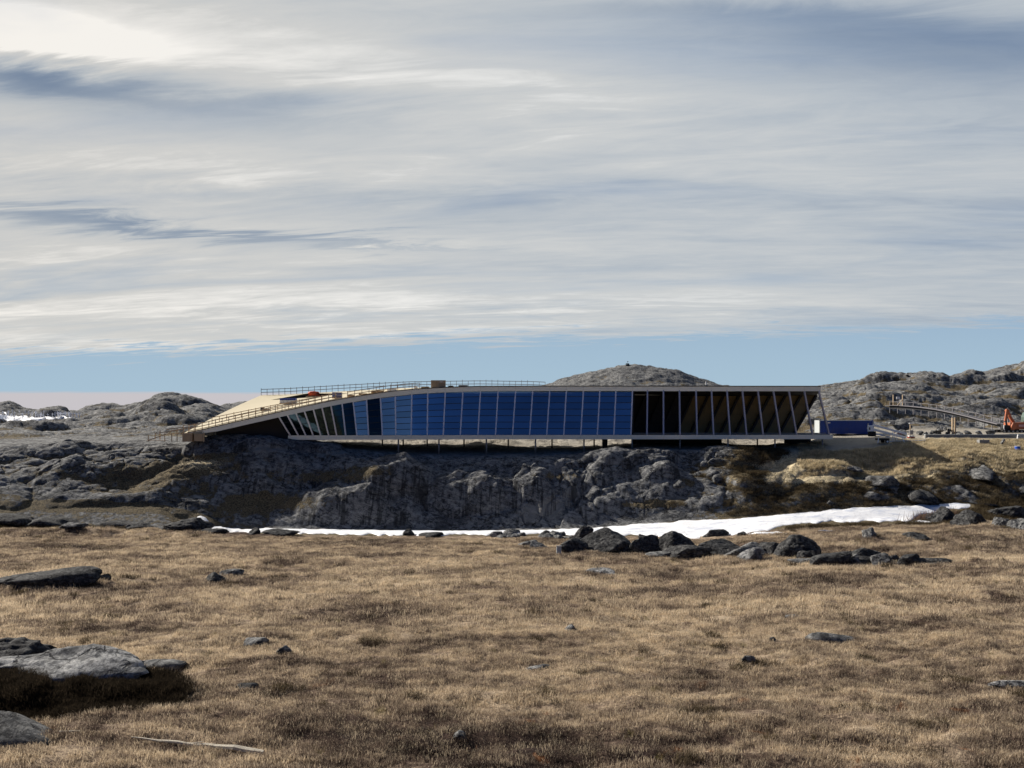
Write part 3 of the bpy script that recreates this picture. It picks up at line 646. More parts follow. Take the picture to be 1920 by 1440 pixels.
for k_, (u0, u1, vt, vb, c, lb, kw) in enumerate([
 (-60, 188, 1070, 1104, 'D', 'long low dark outcrop in the meadow at the left edge', dict(level=5, soft=9, depth=.35)),
 (5, 38, 1082, 1101, 'D', 'small black stone in front of the long low outcrop', {}),
 (180, 206, 1076, 1089, 'D', 'small dark stone right of the long low outcrop', {}),
 (376, 424, 1077, 1095, 'D', 'wedge-shaped black stone alone in the left meadow', dict(lean=-.3)),
 (408, 452, 1071, 1080, 'G', 'flat pale stone behind the wedge-shaped black stone', dict(level=3)),
 (455, 500, 1199, 1209, 'G', 'flat grey stone half hidden in grass left of centre', dict(level=3)),
 (518, 548, 1214, 1229, 'G', 'small dark grey stone right of the flat half hidden one', {}),
 (440, 482, 1284, 1296, 'D', 'dark flat stone in the brown grass of the left foreground', dict(level=3)),
 (1384, 1419, 1225, 1249, 'G', 'lone triangular grey stone with dark right side in the meadow', dict(cuts=7)),
 (1474, 1502, 1152, 1162, 'G', 'small pale-topped stone in the middle right of the meadow', dict(level=3)),
 (1515, 1620, 1189, 1207, 'G', 'long flat lichen-covered slab in the right meadow', dict(depth=.5, soft=9)),
 (1442, 1456, 1195, 1202, 'G', 'tiny grey stone left of the long flat slab', dict(level=3)),
 (984, 1036, 1249, 1258, 'P', 'thin white flat stone in the centre of the meadow', dict(level=3, depth=.35)),
 (1060, 1082, 1173, 1187, 'G', 'small rounded grey stone in the grass near the centre', dict(level=3)),
 (1098, 1156, 1066, 1076, 'P', 'flat pale stone below the row of boulders', dict(level=3)),
 (1855, 1960, 1279, 1290, 'P', 'long pale flat stone at the right edge of the meadow', dict(level=3, depth=.3)),
 (850, 880, 1375, 1388, 'G', 'lichened grey stone in the brown foreground grass', dict(level=3)),
 (215, 350, 1222, 1262, 'G', 'low grey ledge right of the whitish outcrop', dict(soft=8, depth=.5, hf=.55)),
 ]):
    rock(u0, u1, vt, vb, MM[c], lb, 120 + k_, y0=22, y1=108, **kw)
for (uc, Y, w, D, topv, eq, mt, lb, sd, kw) in ((88, 33.4, 9.6, 3.4, 1208, .95, M_RPALE, 'large smooth whitish outcrop at lower left with dark lichen', 901, dict(soft=7, rough=.13, cuts=10, peak=.45)),
                                       (5, 35.6, 6.0, 2.6, 1187, .5, M_RDARK, 'black lichen-covered rock behind the whitish outcrop', 902, dict(soft=9, rough=.12, peak=.1)),
                                       (-60, 26.8, 8.0, 3.0, 1330, .0, M_RDARK2, 'smooth blue-grey rock cut by the lower left corner', 903, dict(soft=6, rough=.05, peak=.4))):
    x = (uc - 960) / F * Y; zt = -(topv - HV) / F * Y; z0 = -(MA + MB_ * Y) + eq; H = 2 * (zt - z0)
    o = bpy.data.objects.new('boulder', rock_mesh('boulder', sd, (w, D, H), mt, 5, **kw)); COL.objects.link(o); o.location = (x, Y, z0); tag(o, lb, 'boulder')
rr = random.Random(15)
for k_ in range(26):
    u = 1070 + k_ * 25.5 + rr.uniform(-9, 9); base = float(np.interp(u, [1070, 1300, 1450, 1560, 1720], [1036, 1041, 1046, 1056, 1060])) + rr.uniform(-5, 2); sz = rr.uniform(22, 44)
    rock(u - sz / 2, u + sz / 2, base - sz * .55, base, rr.choice([M_RDARK, M_RDARK, M_RGREY]), 'small dark jagged stone wedged among the boulders of the row', 300 + k_, name='stone', cat='stone', level=3, group='small stones wedged among the boulder row', y0=70, y1=112, wf=1.2)
# rubble of small stones left of the row
rr = random.Random(5)
where = ['palest stone at the left tip of the rubble heap', 'second stone from the left tip of the rubble heap']
for k_ in range(16):
    u = 935 + k_ * 8.6 + rr.uniform(-3, 3); v = 998 + rr.uniform(0, 10) + (k_ > 5) * rr.uniform(0, 22); s = rr.uniform(12, 22)
    rock(u - s / 2, u + s / 2, v - s * .55, v + s * .2, rr.choice([M_RGREY, M_RGREY, M_RDARK]) if k_ > 0 else M_RPALE,
         where[0] if k_ == 0 else 'angular grey stone in the low rubble heap left of the boulder row', 200 + k_, name='stone', cat='stone', level=3, wf=1.7, hf=.75, group='stones of the rubble heap left of the boulder row' if k_ else None, y0=80, y1=114)
# smooth slabs showing through the vegetation of the right hillside
for k_, (u0, u1, vt, vb, lb) in enumerate([
 (1783, 1852, 868, 886, 'smooth grey slab in the golden grass at upper right'), (1825, 1888, 868, 895, 'rounded cracked grey slab right of the smooth one in golden grass'),
 (1568, 1612, 866, 878, 'flat pale slab in golden grass below the building corner'), (1622, 1690, 884, 908, 'pale domed slab under the overhanging turf right of centre'),
 (1660, 1698, 903, 918, 'small rounded slab under the pale domed one'), (1618, 1655, 918, 936, 'egg-shaped grey slab just above the snow'),
 (1765, 1842, 906, 934, 'large grey slab split by joints above the right end of the snow'), (1700, 1775, 915, 944, 'dark sloping slab left of the split grey slab above the snow'),
 (1330, 1366, 886, 902, 'pale block on the shaded cliff right of its middle'), (1250, 1285, 893, 912, 'square grey block standing out of the shaded cliff'),
 (1895, 1940, 908, 925, 'grey slab at the right edge of the hillside'), (1548, 1572, 935, 946, 'small mossy stone above the middle of the snow')]):
    rock(u0, u1, vt, vb, M_RGREY if k_ not in (7,) else M_RDARK, lb, 260 + k_, name='rock_slab', cat='rock', soft=9, rough=.10, depth=1.2, hf=.72, wf=.95, dz=-.12, y0=112, y1=150, level=4)

# ------------------------------------------------------------------ building
M_ALU = simple('mullion_metal', (.80, .78, .82), .4, .3, .05)
M_COLUMN = simple('terrace_column', (.42, .42, .50), .45, .4, .1)
M_FASCIA = simple('fascia_cladding', (.88, .85, .73), .55, .15, .08, .7)
M_EDGE = simple('roof_membrane_edge', (.03, .03, .035), .8)
M_ROOF = simple('roof_plywood', (.50, .44, .31), .8, 0, .12, .5, bump=.4)
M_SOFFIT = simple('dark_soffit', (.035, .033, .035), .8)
M_WOOD = simple('oak_cladding', (.25, .18, .09), .7, 0, .2, 1.5)
M_DARK = simple('dark_metal', (.02, .021, .024), .6)
M_TIMBER = simple('scaffold_timber', (.50, .38, .25), .8, 0, .25, 2)
M_STEEL = simple('steel_post', (.26, .25, .25), .5, .5)
M_CONC = simple('concrete', (.24, .24, .235), .9, 0, .15, .5, bump=.5)
def glass(name, tint, refl, amount=.72):
    m, q, out = newmat(name); gl = q.n('ShaderNodeBsdfGlossy'); gl.inputs['Roughness'].default_value = .015
    co = q.n('ShaderNodeNewGeometry').outputs['Position']
    rn = q.n('ShaderNodeObjectInfo').outputs['Random']; sm = q.noise(q.scalev(co, (.25, .25, .6)), 1.0, 4, .6)
    q.put(gl.inputs['Color'], q.mix(q.m('ADD', q.m('MULTIPLY', rn, .45), q.m('MULTIPLY', sm, .55)), tuple(v * .72 for v in refl), tuple(min(1, v * 1.25) for v in refl)))
    tr = q.n('ShaderNodeBsdfTransparent'); tr.inputs['Color'].default_value = (*tint, 1)
    bn = q.n('ShaderNodeBump'); bn.inputs['Strength'].default_value = .2; bn.inputs['Distance'].default_value = .03
    q.put(bn.inputs['Height'], q.noise(co, .8, 2, .5)); q.put(gl.inputs['Normal'], bn.outputs[0])
    mx = q.n('ShaderNodeMixShader'); mx.inputs[0].default_value = amount
    q.t.links.new(tr.outputs[0], mx.inputs[1]); q.t.links.new(gl.outputs[0], mx.inputs[2]); q.t.links.new(mx.outputs[0], out.inputs[0]); return m
M_GLASS = glass('coated_glass', (.18, .22, .28), (.36, .52, .68)); M_GLASS2 = glass('pale_reflection_glass', (.12, .15, .15), (.95, .95, .80), .7); M_GLASS3 = glass('dim_reflection_glass', (.035, .07, .075), (.22, .36, .44), .13)  # same glazing; what each bay reflects is put into its tint and strength

TOPU = [522, 538, 554, 570, 587, 603, 620, 641, 662, 687, 713, 741, 772, 802, 835, 868, 901, 934, 967, 999, 1031, 1062, 1094, 1125, 1155, 1186, 1214, 1244, 1274, 1305, 1334, 1363, 1392, 1421, 1450, 1479, 1508, 1535]
BOTU = [544, 559, 573, 587, 601, 616, 631, 648, 669, 691, 717, 742, 771, 801, 831, 863, 896, 929, 961, 993, 1025, 1057, 1089, 1120, 1151, 1183, 1213, 1244, 1275, 1307, 1338, 1369, 1400, 1431, 1463, 1494, 1524, 1555]
EDGE = [(345, 812), (364, 809), (387, 804), (416, 797), (457, 787.5), (522, 773), (572, 762), (624, 751), (670, 743), (723, 735), (765, 730.5), (802, 728), (848, 725.8), (900, 724.4), (1000, 724), (1538, 724.3)]
def ev(u): return float(np.interp(u, [p[0] for p in EDGE], [p[1] for p in EDGE]))
def Yb(u): return float(np.interp(u, [540, 900, 1560], [134.0, 137.0, 138.5]))
def Yt(u): return float(np.interp(u, [345, 522, 587, 641, 662, 700, 772, 850, 1000, 1186, 1400, 1540], [131.5, 131.9, 132.8, 135.2, 135.9, 136.5, 137.0, 138.4, 139.8, 139.8, 138.4, 138.0]))
def fr(u): return P(u, ev(u), Yt(u))
BK = [(490, 741, 165), (540, 739.5, 165), (600, 736, 165), (660, 732.5, 165), (770, 727, 165), (900, 725.5, 164), (1000, 727, 163), (1100, 732, 160), (1300, 738, 157), (1531, 735.5, 156)]
def bk(t):
    u = 490 + (1531 - 490) * t; q = [p[0] for p in BK]
    return P(u, float(np.interp(u, q, [p[1] for p in BK])), float(np.interp(u, q, [p[2] for p in BK])))
centre = thing('visitor_centre', P(960, 823, 140), 'long low twisted building with blue glass front and timber roof sweeping down to the rock', 'building')
def bld(mb, name, mat, parent=None, **kw):
    o = mb.build(name, mat, None, **kw)
    for v in o.data.vertices: v.co -= centre.location
    o.parent = centre if parent is None else parent
    if parent is not None: pass
    return o
# roof: ruled between front and back edges
N = 90; TH = .62
us = [345 + (1538 - 345) * (i / N) ** 1.0 for i in range(N + 1)]
fp = [fr(u) for u in us]
xs0, xs1 = bk(0).x, bk(1).x
bp = [bk(((u - 345) / (1538 - 345))) for u in us]
K = 10
def surf(off, sag=0):
    v = []; f = []
    for i in range(N + 1):
        for k in range(K + 1):
            s = k / K; p = fp[i].lerp(bp[i], s); p.z += off + sag * math.sin(math.pi * s) * (1 - i / N); v.append(tuple(p))
    for i in range(N):
        for k in range(K):
            a = i * (K + 1) + k; f.append((a, a + K + 1, a + K + 2, a + 1))
    m = MB(); m.v = v; m.f = f; return m
top = surf(0, .25); bot = surf(-TH, .25)
n0 = len(top.v); top2 = MB(); top2.v = top.v + bot.v; top2.f = top.f + [tuple(n0 + i for i in reversed(q)) for q in bot.f]
for i in range(N):   # edges
    for k in (0, K):
        a = i * (K + 1) + k; b = a + K + 1; top2.f.append((a, b, b + n0, a + n0) if k == K else (b, a, a + n0, b + n0))
for k in range(K):
    for i in (0, N):
        a = i * (K + 1) + k; b = a + 1; top2.f.append((b, a, a + n0, b + n0) if i == N else (a, b, b + n0, a + n0))
bld(top2, 'roof', M_ROOF)
# soffit below
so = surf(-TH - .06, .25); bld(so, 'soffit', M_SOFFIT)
# fascia panels hung on the front edge, and a dark membrane lip above
fu = [352 + 27 * k for k in range(7)] + TOPU[1:]
fu = sorted(set([352, 380, 408, 436, 464, 492, 522] + TOPU + [1539]))
FH = .80
for a, b in zip(fu[:-1], fu[1:]):
    pa, pb = fr(a), fr(b); d = (pb - pa).normalized(); pa2 = pa + d * .012; pb2 = pb - d * .012
    m = MB(); up = Vector((0, 0, 1)); y0 = Vector((0, -.10, -.06)); k1 = min(1, (a - 340) / 60)
    m.prism([pa2 + y0, pb2 + y0, pb2 + y0 - up * FH * (1 if b > 400 else k1), pa2 + y0 - up * FH * k1], (0, .07, 0)); bld(m, 'fascia_panel', M_FASCIA)
lip = MB()
for a, b in zip(fu[:-1], fu[1:]): lip.bar(fr(a) + Vector((0, -.06, .02)), fr(b) + Vector((0, -.06, .02)), .28, .12)
bld(lip, 'roof_edge_trim', M_EDGE)
# floor slab with edge cladding
FZ = -3.28; SB = -4.02
def slab_pt(u, z): Y = Yb(u); return Vector(((u - 960) / F * Y, Y, z))
L = slab_pt(540, 0); Rr = slab_pt(1561, 0)
sl = MB(); bl_, br_ = Vector((-42, 156, 0)), Vector((57.5, 155, 0))
sl.prism([Vector((p.x, p.y + .05, SB + .05)) for p in (slab_pt(541, 0), slab_pt(900, 0), slab_pt(1560, 0), br_, bl_)], (0, 0, FZ - SB - .1)); bld(sl, 'floor_slab', M_CONC)
eu = [540] + BOTU[2::1] + [1561]
eu = sorted(set(eu))
for a, b in zip(eu[:-1], eu[1:]):
    pa, pb = slab_pt(a, SB), slab_pt(b, SB); d = (pb - pa).normalized()
    MBx = MB(); MBx.prism([pa + d * .01, pb - d * .01, pb - d * .01 + Vector((0, .06, 0)), pa + d * .01 + Vector((0, .06, 0))], (0, 0, FZ - SB)); bld(MBx, 'slab_edge_panel', M_FASCIA)
ed = MB(); e0 = slab_pt(1561, SB); ed.prism([e0 + Vector((.01, 0, 0)), e0 + Vector((.07, 0, 0)), br_ + Vector((.07, 0, SB)), br_ + Vector((.01, 0, SB))], (0, 0, FZ - SB)); bld(ed, 'slab_edge_panel', M_FASCIA)
# front columns / mullions, panes and transoms
def ctop(u): p = fr(u); return Vector((p.x, p.y + .12, p.z - TH - .05))
def cbot(u): p = slab_pt(u, FZ); return Vector((p.x, p.y + .12, p.z))
cols = [(ctop(a), cbot(b)) for a, b in zip(TOPU, BOTU)]
for k_, (a, b) in enumerate(cols):
    glazed = k_ <= 25
    bld(MB().bar(b, a, .20 if glazed else .24, .30 if glazed else .42, up=(0, 1, 0)), 'mullion' if glazed else 'column', M_ALU if glazed else M_COLUMN)
rows = 7
for k_ in range(25):
    (a0, b0), (a1, b1) = cols[k_], cols[k_ + 1]
    hmax = 7.6; h0 = (a0 - b0).length
    off = Vector((0, .14, 0)); 
    n_r = max(3, round(((a0.z - b0.z) + (a1.z - b1.z)) / 2 / 1.08))
    for r in range(n_r):
        s0, s1 = r / n_r, (r + 1) / n_r
        p00 = b0.lerp(a0, s0) + off; p01 = b0.lerp(a0, s1) + off; p10 = b1.lerp(a1, s0) + off; p11 = b1.lerp(a1, s1) + off
        i = .035; cx = (p00 + p10) / 2; 
        q = [p00.lerp(p01, i) , p10.lerp(p11, i), p11.lerp(p10, 0).lerp(p10, i), p01.lerp(p00, i)]
        gm = MB(); G = 4
        for ga in range(G + 1):
            for gb in range(G + 1): gm.v.append(tuple(q[0].lerp(q[1], ga / G).lerp(q[3].lerp(q[2], ga / G), gb / G)))
        for ga in range(G):
            for gb in range(G): e_ = ga * (G + 1) + gb; gm.f.append((e_, e_ + G + 1, e_ + G + 2, e_ + 1))
        bld(gm, 'pane', M_GLASS if k_ >= 12 else (M_GLASS2 if k_ in (8, 10, 11) else M_GLASS3), smooth=True)
        bld(MB().bar(p00, p10, .07, .09), 'transom', M_DARK) if r else None
# bottom rail of terrace, parapet board
bld(MB().bar(cols[25][1] + Vector((0, 1.2, .28)), cols[37][1] + Vector((0, 1.2, .28)), .1, .12), 'terrace_kerb', M_CONC)
# beam under roof edge on terrace
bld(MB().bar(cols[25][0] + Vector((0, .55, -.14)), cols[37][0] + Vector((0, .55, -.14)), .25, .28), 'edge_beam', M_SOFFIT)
# back frames and timber wall
BT = [1531 - 29 * k for k in range(14)]
bc = []
for k_, u in enumerate(BT):
    tp = P(u, 741, 154.6); bt = P(u - 41 + 1.2 * k_, 808, 154.6); bt.z = FZ
    tt = (u - 490) / (1531 - 490); bc.append((tp, bt))
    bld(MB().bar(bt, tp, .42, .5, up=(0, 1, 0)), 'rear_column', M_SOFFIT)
for (a0, b0), (a1, b1) in zip(bc[:-1], bc[1:]):
    for r in range(4):
        s0, s1 = r / 4 - .01, (r + 1) / 4; o_ = Vector((0, .35, 0))
        bld(MB().prism([b1.lerp(a1, s0) + o_, b0.lerp(a0, s0) + o_, b0.lerp(a0, s1) + o_, b1.lerp(a1, s1) + o_], (0, .08, 0)), 'wall_panel', M_WOOD if b0.x > 33 else M_SOFFIT)
# closed dark core and rear wall of the glazed part
m = MB(); a1, b1 = bc[-1]
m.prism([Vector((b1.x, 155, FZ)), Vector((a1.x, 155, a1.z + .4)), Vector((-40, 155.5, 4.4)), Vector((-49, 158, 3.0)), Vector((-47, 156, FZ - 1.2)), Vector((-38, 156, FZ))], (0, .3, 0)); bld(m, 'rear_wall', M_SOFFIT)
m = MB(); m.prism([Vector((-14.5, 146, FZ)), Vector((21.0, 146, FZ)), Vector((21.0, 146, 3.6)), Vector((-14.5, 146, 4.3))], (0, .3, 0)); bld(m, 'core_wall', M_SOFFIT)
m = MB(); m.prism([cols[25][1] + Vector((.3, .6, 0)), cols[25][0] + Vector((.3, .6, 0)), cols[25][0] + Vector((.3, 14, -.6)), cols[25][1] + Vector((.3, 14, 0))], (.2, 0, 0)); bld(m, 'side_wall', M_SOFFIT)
# low dark timber skirt below the sweeping roof at left
def skirt(u0, u1, name, mat, yoff, vb0, vb1):
    a = fr(u0) + Vector((0, yoff, -TH - .05)); b = fr(u1) + Vector((0, yoff, -TH - .05))
    bld(MB().prism([Vector((a.x, a.y, P(u0, vb0, a.y).z)), Vector((b.x, b.y, P(u1, vb1, b.y).z)), b, a], (0, .12, 0)), name, mat)
for a, b in ((392, 420), (420, 448), (448, 476), (476, 504), (504, 532)): skirt(a, b, 'base_wall_panel', M_SOFFIT, 3.2, 830, 830)
bld(MB().prism([Vector((-50, 138, -4.5)), Vector((-36.6, 138, -4.5)), Vector((-36.6, 138, FZ - .1)), Vector((-49, 138, FZ - .1))], (0, 14, 0)), 'base_plinth', M_DARK)
# posts under the floor
for u, v in ((747, 849), (823, 856), (912, 850), (1004, 846), (1095, 856), (1185, 843), (1275, 843), (1365, 842), (1453, 841), (1542, 833)):
    p = slab_pt(u, SB); y = p.y + .35; x = (u - 960) / F * y
    bld(MB().tube((x, y, gz(x, y) - .4), (x, y, SB + .06), .13, n=10), 'support_post', M_STEEL, smooth=True)
for u in (717, 756, 801, 870, 953, 1035, 1114, 1195, 1320, 1420):
    y = 150; x = (u - 960) / F * y
    bld(MB().tube((x, y, gz(x, y) - .4), (x, y, SB + .06), .14, n=8), 'support_post', M_DARK)
x = (1134 - 960) / F * 144; bld(MB().box((x, 144, (SB + gz(x, 144)) / 2 - .2), (.9, .8, SB - gz(x, 144) + .5)), 'support_pier', M_DARK)
for x0, x1 in ((23, 40), (52, 57)):
    m = MB().box(((x0 + x1) / 2, 152, (SB + gz((x0 + x1) / 2, 152)) / 2 - .3), (x1 - x0, .4, SB - gz((x0 + x1) / 2, 152) + .65)); bld(m, 'foundation_wall', M_DARK)

# ------------------------------------------------------------------ temporary works on the roof
def railing(name, pts, h, label, mat, rails=(1.0, .5), pw=.09, every=1, cat='railing'):
    t_ = thing(name, pts[0], label, cat)
    o = Vector(pts[0])
    for p in pts:
        q = Vector(p) - o; MB().bar(q, q + Vector((0, 0, h * random.uniform(.97, 1.25))), pw).build('post', mat, t_)
    for r in rails:
        for a, b in zip(pts[:-1], pts[1:]):
            q0 = Vector(a) - o + Vector((0, -.06, h * r)); q1 = Vector(b) - o + Vector((0, -.06, h * r)); MB().bar(q0, q1, .05, .12).build('rail', mat, t_)
    return t_
def rs_(t, s):
    i = min(N - 1, int(t * N)); w = t * N - i; p = fp[i].lerp(fp[i + 1], w).lerp(bp[i].lerp(bp[i + 1], w), s)
    return p + Vector((0, 0, .25 * math.sin(math.pi * s) * (1 - t)))
def tu(u): return (u - 345) / (1538 - 345)
railing('roof_railing', [rs_(tu(u), .012) for u in np.arange(352, 650, 12.5)], 1.05, 'timber guard rail along the front edge where the roof sweeps down', M_TIMBER, rails=(1.0, .55, .15))
railing('roof_railing', [rs_(tu(u), .15) for u in np.arange(372, 620, 14)], 1.0, 'second timber guard rail standing a little up the sloping roof', M_TIMBER)
railing('roof_railing', [rs_(tu(u), .012) for u in np.arange(650, 790, 13.5)], 1.0, 'timber guard rail on the roof edge left of the plywood crate', M_TIMBER)
bpts = []
for u in np.arange(346, 960, 12.7):
    bpts.append(rs_(tu(u), .99))
railing('roof_railing', bpts, 1.25, 'long guard rail along the far edge of the roof against the sky', M_STEEL, rails=(1.0, .5), pw=.08)
M_BLUE = simple('blue_wrap', (.05, .075, .28), .5); M_WHITE = simple('white_wrap', (.72, .72, .72), .5); M_RED = simple('orange_tarp', (.55, .09, .035), .6, bump=.8)
M_PLY = simple('plywood', (.38, .28, .18), .8, 0, .25, 1.2)
def onroof(u, v):
    """place on the roof surface seen at (u, v)"""
    best = None
    for i in range(0, 241):
        for s in np.linspace(0, 1, 41):
            p = rs_(i / 240 * .75, s); q = (960 + p.x / p.y * F, HV - p.z / p.y * F); d = (q[0] - u) ** 2 + (q[1] - v) ** 2
            if best is None or d < best[0]: best = (d, p)
    return best[1]
def pack(u0, u1, vt, vb, n, mat, label, matl=None):
    p = onroof((u0 + u1) / 2, vb); w = (u1 - u0) / F * p.y; h = (vb - vt) / F * p.y; t_ = thing('insulation_stack', p, label, 'pallet load', 'packs stored on the roof')
    MB().box((0, 0, .08 + h * .04), (w, 1.3, .16)).build('pallet', M_TIMBER, t_)
    for r in range(2):
        for k in range(n):
            z = .18 + (h - .18) * (r + .5) / 2
            MB().box((-w / 2 + w * (k + .5) / n, 0, z), (w / n * .94, 1.2 * random.uniform(.9, 1), (h - .2) / 2 * .94)).build('pack', matl if (matl and r == 0) else mat, t_, bevel=.05)
pack(526, 556, 746, 757.5, 4, M_BLUE, 'blue wrapped packs with white base, lowest on the sloping roof', M_WHITE)
pack(624, 641, 735, 747, 3, M_BLUE, 'dark blue wrapped packs further up near the roof edge')
p = onroof(588, 743); t_ = thing('tarpaulin_heap', p, 'crumpled orange tarpaulin over a pile near the far roof edge', 'tarpaulin')
o = bpy.data.objects.new('cover', rock_mesh('cover', 9, (2.5, 1.6, 1.5), M_RED, 3, 11, 9, .14)); COL.objects.link(o); o.parent = t_; o.location = (0, 0, .35)
MB().box((.1, -.2, .05), (2.7, 1.4, .12)).build('pallet', M_TIMBER, t_)
# crate
p = rs_(tu(816), .06); t_ = thing('plywood_crate', p, 'square plywood crate standing on the roof above the blue glass', 'crate')
w = 2.45; hgt = 1.22
MB().box((0, -.6, hgt / 2), (w, .04, hgt)).build('side', M_PLY, t_); MB().box((0, .6, hgt / 2), (w, .04, hgt)).build('side', M_PLY, t_)
MB().box((-w / 2, 0, hgt / 2), (.04, 1.16, hgt)).build('side', M_PLY, t_); MB().box((w / 2, 0, hgt / 2), (.04, 1.16, hgt)).build('side', M_PLY, t_)
MB().box((0, 0, hgt + .03), (w + .06, 1.3, .05)).build('lid', M_PLY, t_)
for x in (-1.1, 0, 1.1): MB().box((x, -.64, hgt / 2), (.10, .04, hgt)).build('batten', M_TIMBER, t_)
for x in (.35, .6, .85): MB().box((x, -.645, hgt * .8), (.12, .03, .2)).build('label', M_WHITE, t_)
# loose material
items = [(650, 'sawn boards stacked on the roof just right of the dark blue packs', 1.3, .35), (672, 'low pile of boards on the roof under the far rail', 1.6, .3),
         (700, 'bundle of battens beside the pink sheet pile on the roof', 2.6, .45), (727, 'brown bundle of battens left of the white carton', 1.6, .5),
         (772, 'white carton on the roof left of the plywood crate', .6, .4), (790, 'pile of offcuts touching the plywood crate', 1.5, .3), (862, 'dark flat bundle on the roof right of the plywood crate', 1.8, .28), (838, 'pale offcuts heaped right of the plywood crate', 1.0, .25)]
for k_, (u, lb, w, h) in enumerate(items):
    p = rs_(tu(u), .07); t_ = thing('board_stack' if 'carton' not in lb else 'carton', p, lb, 'material pile' if 'carton' not in lb else 'carton')
    if 'carton' in lb:
        MB().box((0, 0, h / 2), (w, .5, h)).build('box', M_WHITE, t_, bevel=.02); MB().box((0, 0, h + .01), (.06, .5, .01)).build('tape', M_PLY, t_)
    else:
        for j in range(5):
            MB().box((random.uniform(-.1, .1), random.uniform(-.15, .15), h * (j + .5) / 5 + .02), (w * random.uniform(.8, 1), random.uniform(.4, .8), h / 5 * .9)).build('board', (M_STEEL if k_ == 6 else random.choice([M_TIMBER, M_PLY])), t_)
p = onroof(493, 771)
t_ = thing('tool_bucket', p, 'dark bucket and tool bag left on the lower slope of the roof', 'bucket')
MB().tube((0, 0, 0), (0, 0, .7), .3, .4, 12).build('bucket', M_DARK, t_, smooth=True); MB().box((.8, 0, .2), (1.0, .5, .4)).build('bag', M_PLY, t_, bevel=.08)
bpy.data.objects['tool_bucket']['label'] = 'dark bucket with a pale bag beside it on the lower slope of the roof'
# boards laid along the lower front of the roof
for k_ in range(12):
    u = 560 + k_ * 14
    p = rs_(tu(u), .05 + .02 * (k_ % 2)); q = rs_(tu(u + 11), .05 + .02 * (k_ % 3))
    o = MB().bar(Vector((0, 0, .1)), q - p + Vector((0, 0, .12)), .35, .08).build('loose_board', M_TIMBER if k_ % 3 else M_PLY, None); o.location = p
    tag(o, 'loose sawn board lying along the front guard rail on the roof', 'board', 'boards lying along the roof edge')

# timber stair and platforms at the low left end of the building
t_ = thing('access_platform', P(335, 826, 132), 'rough timber access platform with plywood boxes at the low end of the roof', 'platform')
o0 = t_.location
def pl(mb, name, mat, par=None):
    ob = mb.build(name, mat, t_)
    for v in ob.data.vertices: v.co -= o0
for (ua, ub, va, vb, y) in ((312, 345, 814, 812, 131.5), (318, 346, 808, 804, 133.5), (275, 310, 826.5, 826, 131)):
    for s in range(3): pl(MB().bar(P(ua, va, y + s * .45), P(ub, vb, y + s * .45), .4, .09), 'deck_board', M_TIMBER)
for u, v0, v1, y in ((291, 812, 824, 131), (300, 808, 824, 132), (309, 812, 828, 131), (322, 812, 828, 131), (332, 806, 828, 131), (344, 797, 828, 131), (382, 810, 829, 131), (364, 796, 811, 131.3), (278, 816, 828, 131), (354, 800, 812, 132)):
    pl(MB().bar(P(u, v1, y), P(u, v0, y), .11), 'post', M_TIMBER)
for ua, va, ub, vb in ((277, 826, 312, 814), (290, 813, 345, 805), (312, 805, 344, 801), (345, 798, 372, 794), (345, 803, 372, 800)): pl(MB().bar(P(ua, va, 130.9), P(ub, vb, 130.9), .06, .14), 'rail', M_TIMBER)
for ua, ub, va, vb in ((344, 352, 812, 828), (352, 362, 812, 828), (366, 382, 813, 827)): pl(MB().box((P(ua, va, 131.3) + P(ub, vb, 131.3)) / 2, ((ub - ua) / F * 131, .9, (vb - va) / F * 131)), 'plywood_panel', M_PLY)

# ------------------------------------------------------------------ right: container, lift, wall, excavator, boardwalk
M_CBLUE = simple('container_blue', (.018, .055, .28), .45, 0, .15, .6, spec=.4, dirt=.3); M_CEND = simple('container_grey', (.42, .45, .46), .5, 0, .1)
cY = 158; ca = P(1536, 813.5, cY); w = 100 / F * cY; h = 2.75
gy = gz(ca.x + 4, cY) ; zb = ca.z
t_ = thing('shipping_container', (ca.x, cY, zb), 'dark blue corrugated shipping container behind the right corner of the building', 'container')
n = 36
for side_y, nm in ((0, 'front_wall'), (2.44, 'rear_wall')):
    m = MB(); pts = []
    for k_ in range(n):
        x0 = .15 + (w - .3) * k_ / n; s = (w - .3) / n; pts += [(x0, 0), (x0 + s * .4, 0), (x0 + s * .5, .06), (x0 + s * .9, .06)]
    pts.append((w - .15, 0)); base = [Vector((a, side_y + b, .16)) for a, b in pts]
    for a, b in zip(base[:-1], base[1:]):
        i = len(m.v); m.v += [tuple(a), tuple(b), tuple(b + Vector((0, 0, h - .3))), tuple(a + Vector((0, 0, h - .3)))]; m.f.append((i, i + 1, i + 2, i + 3))
    m.build(nm, M_CBLUE, t_)
MB().box((w / 2, 1.22, h - .06), (w, 2.44, .06)).build('roof', M_CEND, t_); MB().box((w / 2, 1.22, .12), (w, 2.4, .1)).build('floor', M_DARK, t_)
for y in (-.02, 2.46):
    MB().box((w / 2, y, h - .1), (w, .1, .12)).build('top_rail', M_CEND, t_); MB().box((w / 2, y, .08), (w, .1, .16)).build('bottom_rail', M_CBLUE, t_)
for x in (.08, w - .08):
    for y in (0, 2.44): MB().box((x, y, h / 2), (.16, .16, h)).build('corner_post', M_CBLUE if x > 1 else M_CEND, t_)
for x in (.06, w - .06): MB().box((x, 1.22, h / 2), (.05, 2.3, h - .2)).build('end_wall', M_CEND, t_)
MB().box((1.9, -.09, 2.2), (.55, .02, .2)).build('name_plate', M_WHITE, t_)
MB().box((w - .9, -.09, 1.3), (.22, .02, 1.5)).build('lashing_strip', M_CEND, t_)
t2 = thing('white_cabin', P(1627, 812, 160), 'pale narrow cabin end just right of the blue container', 'cabin')
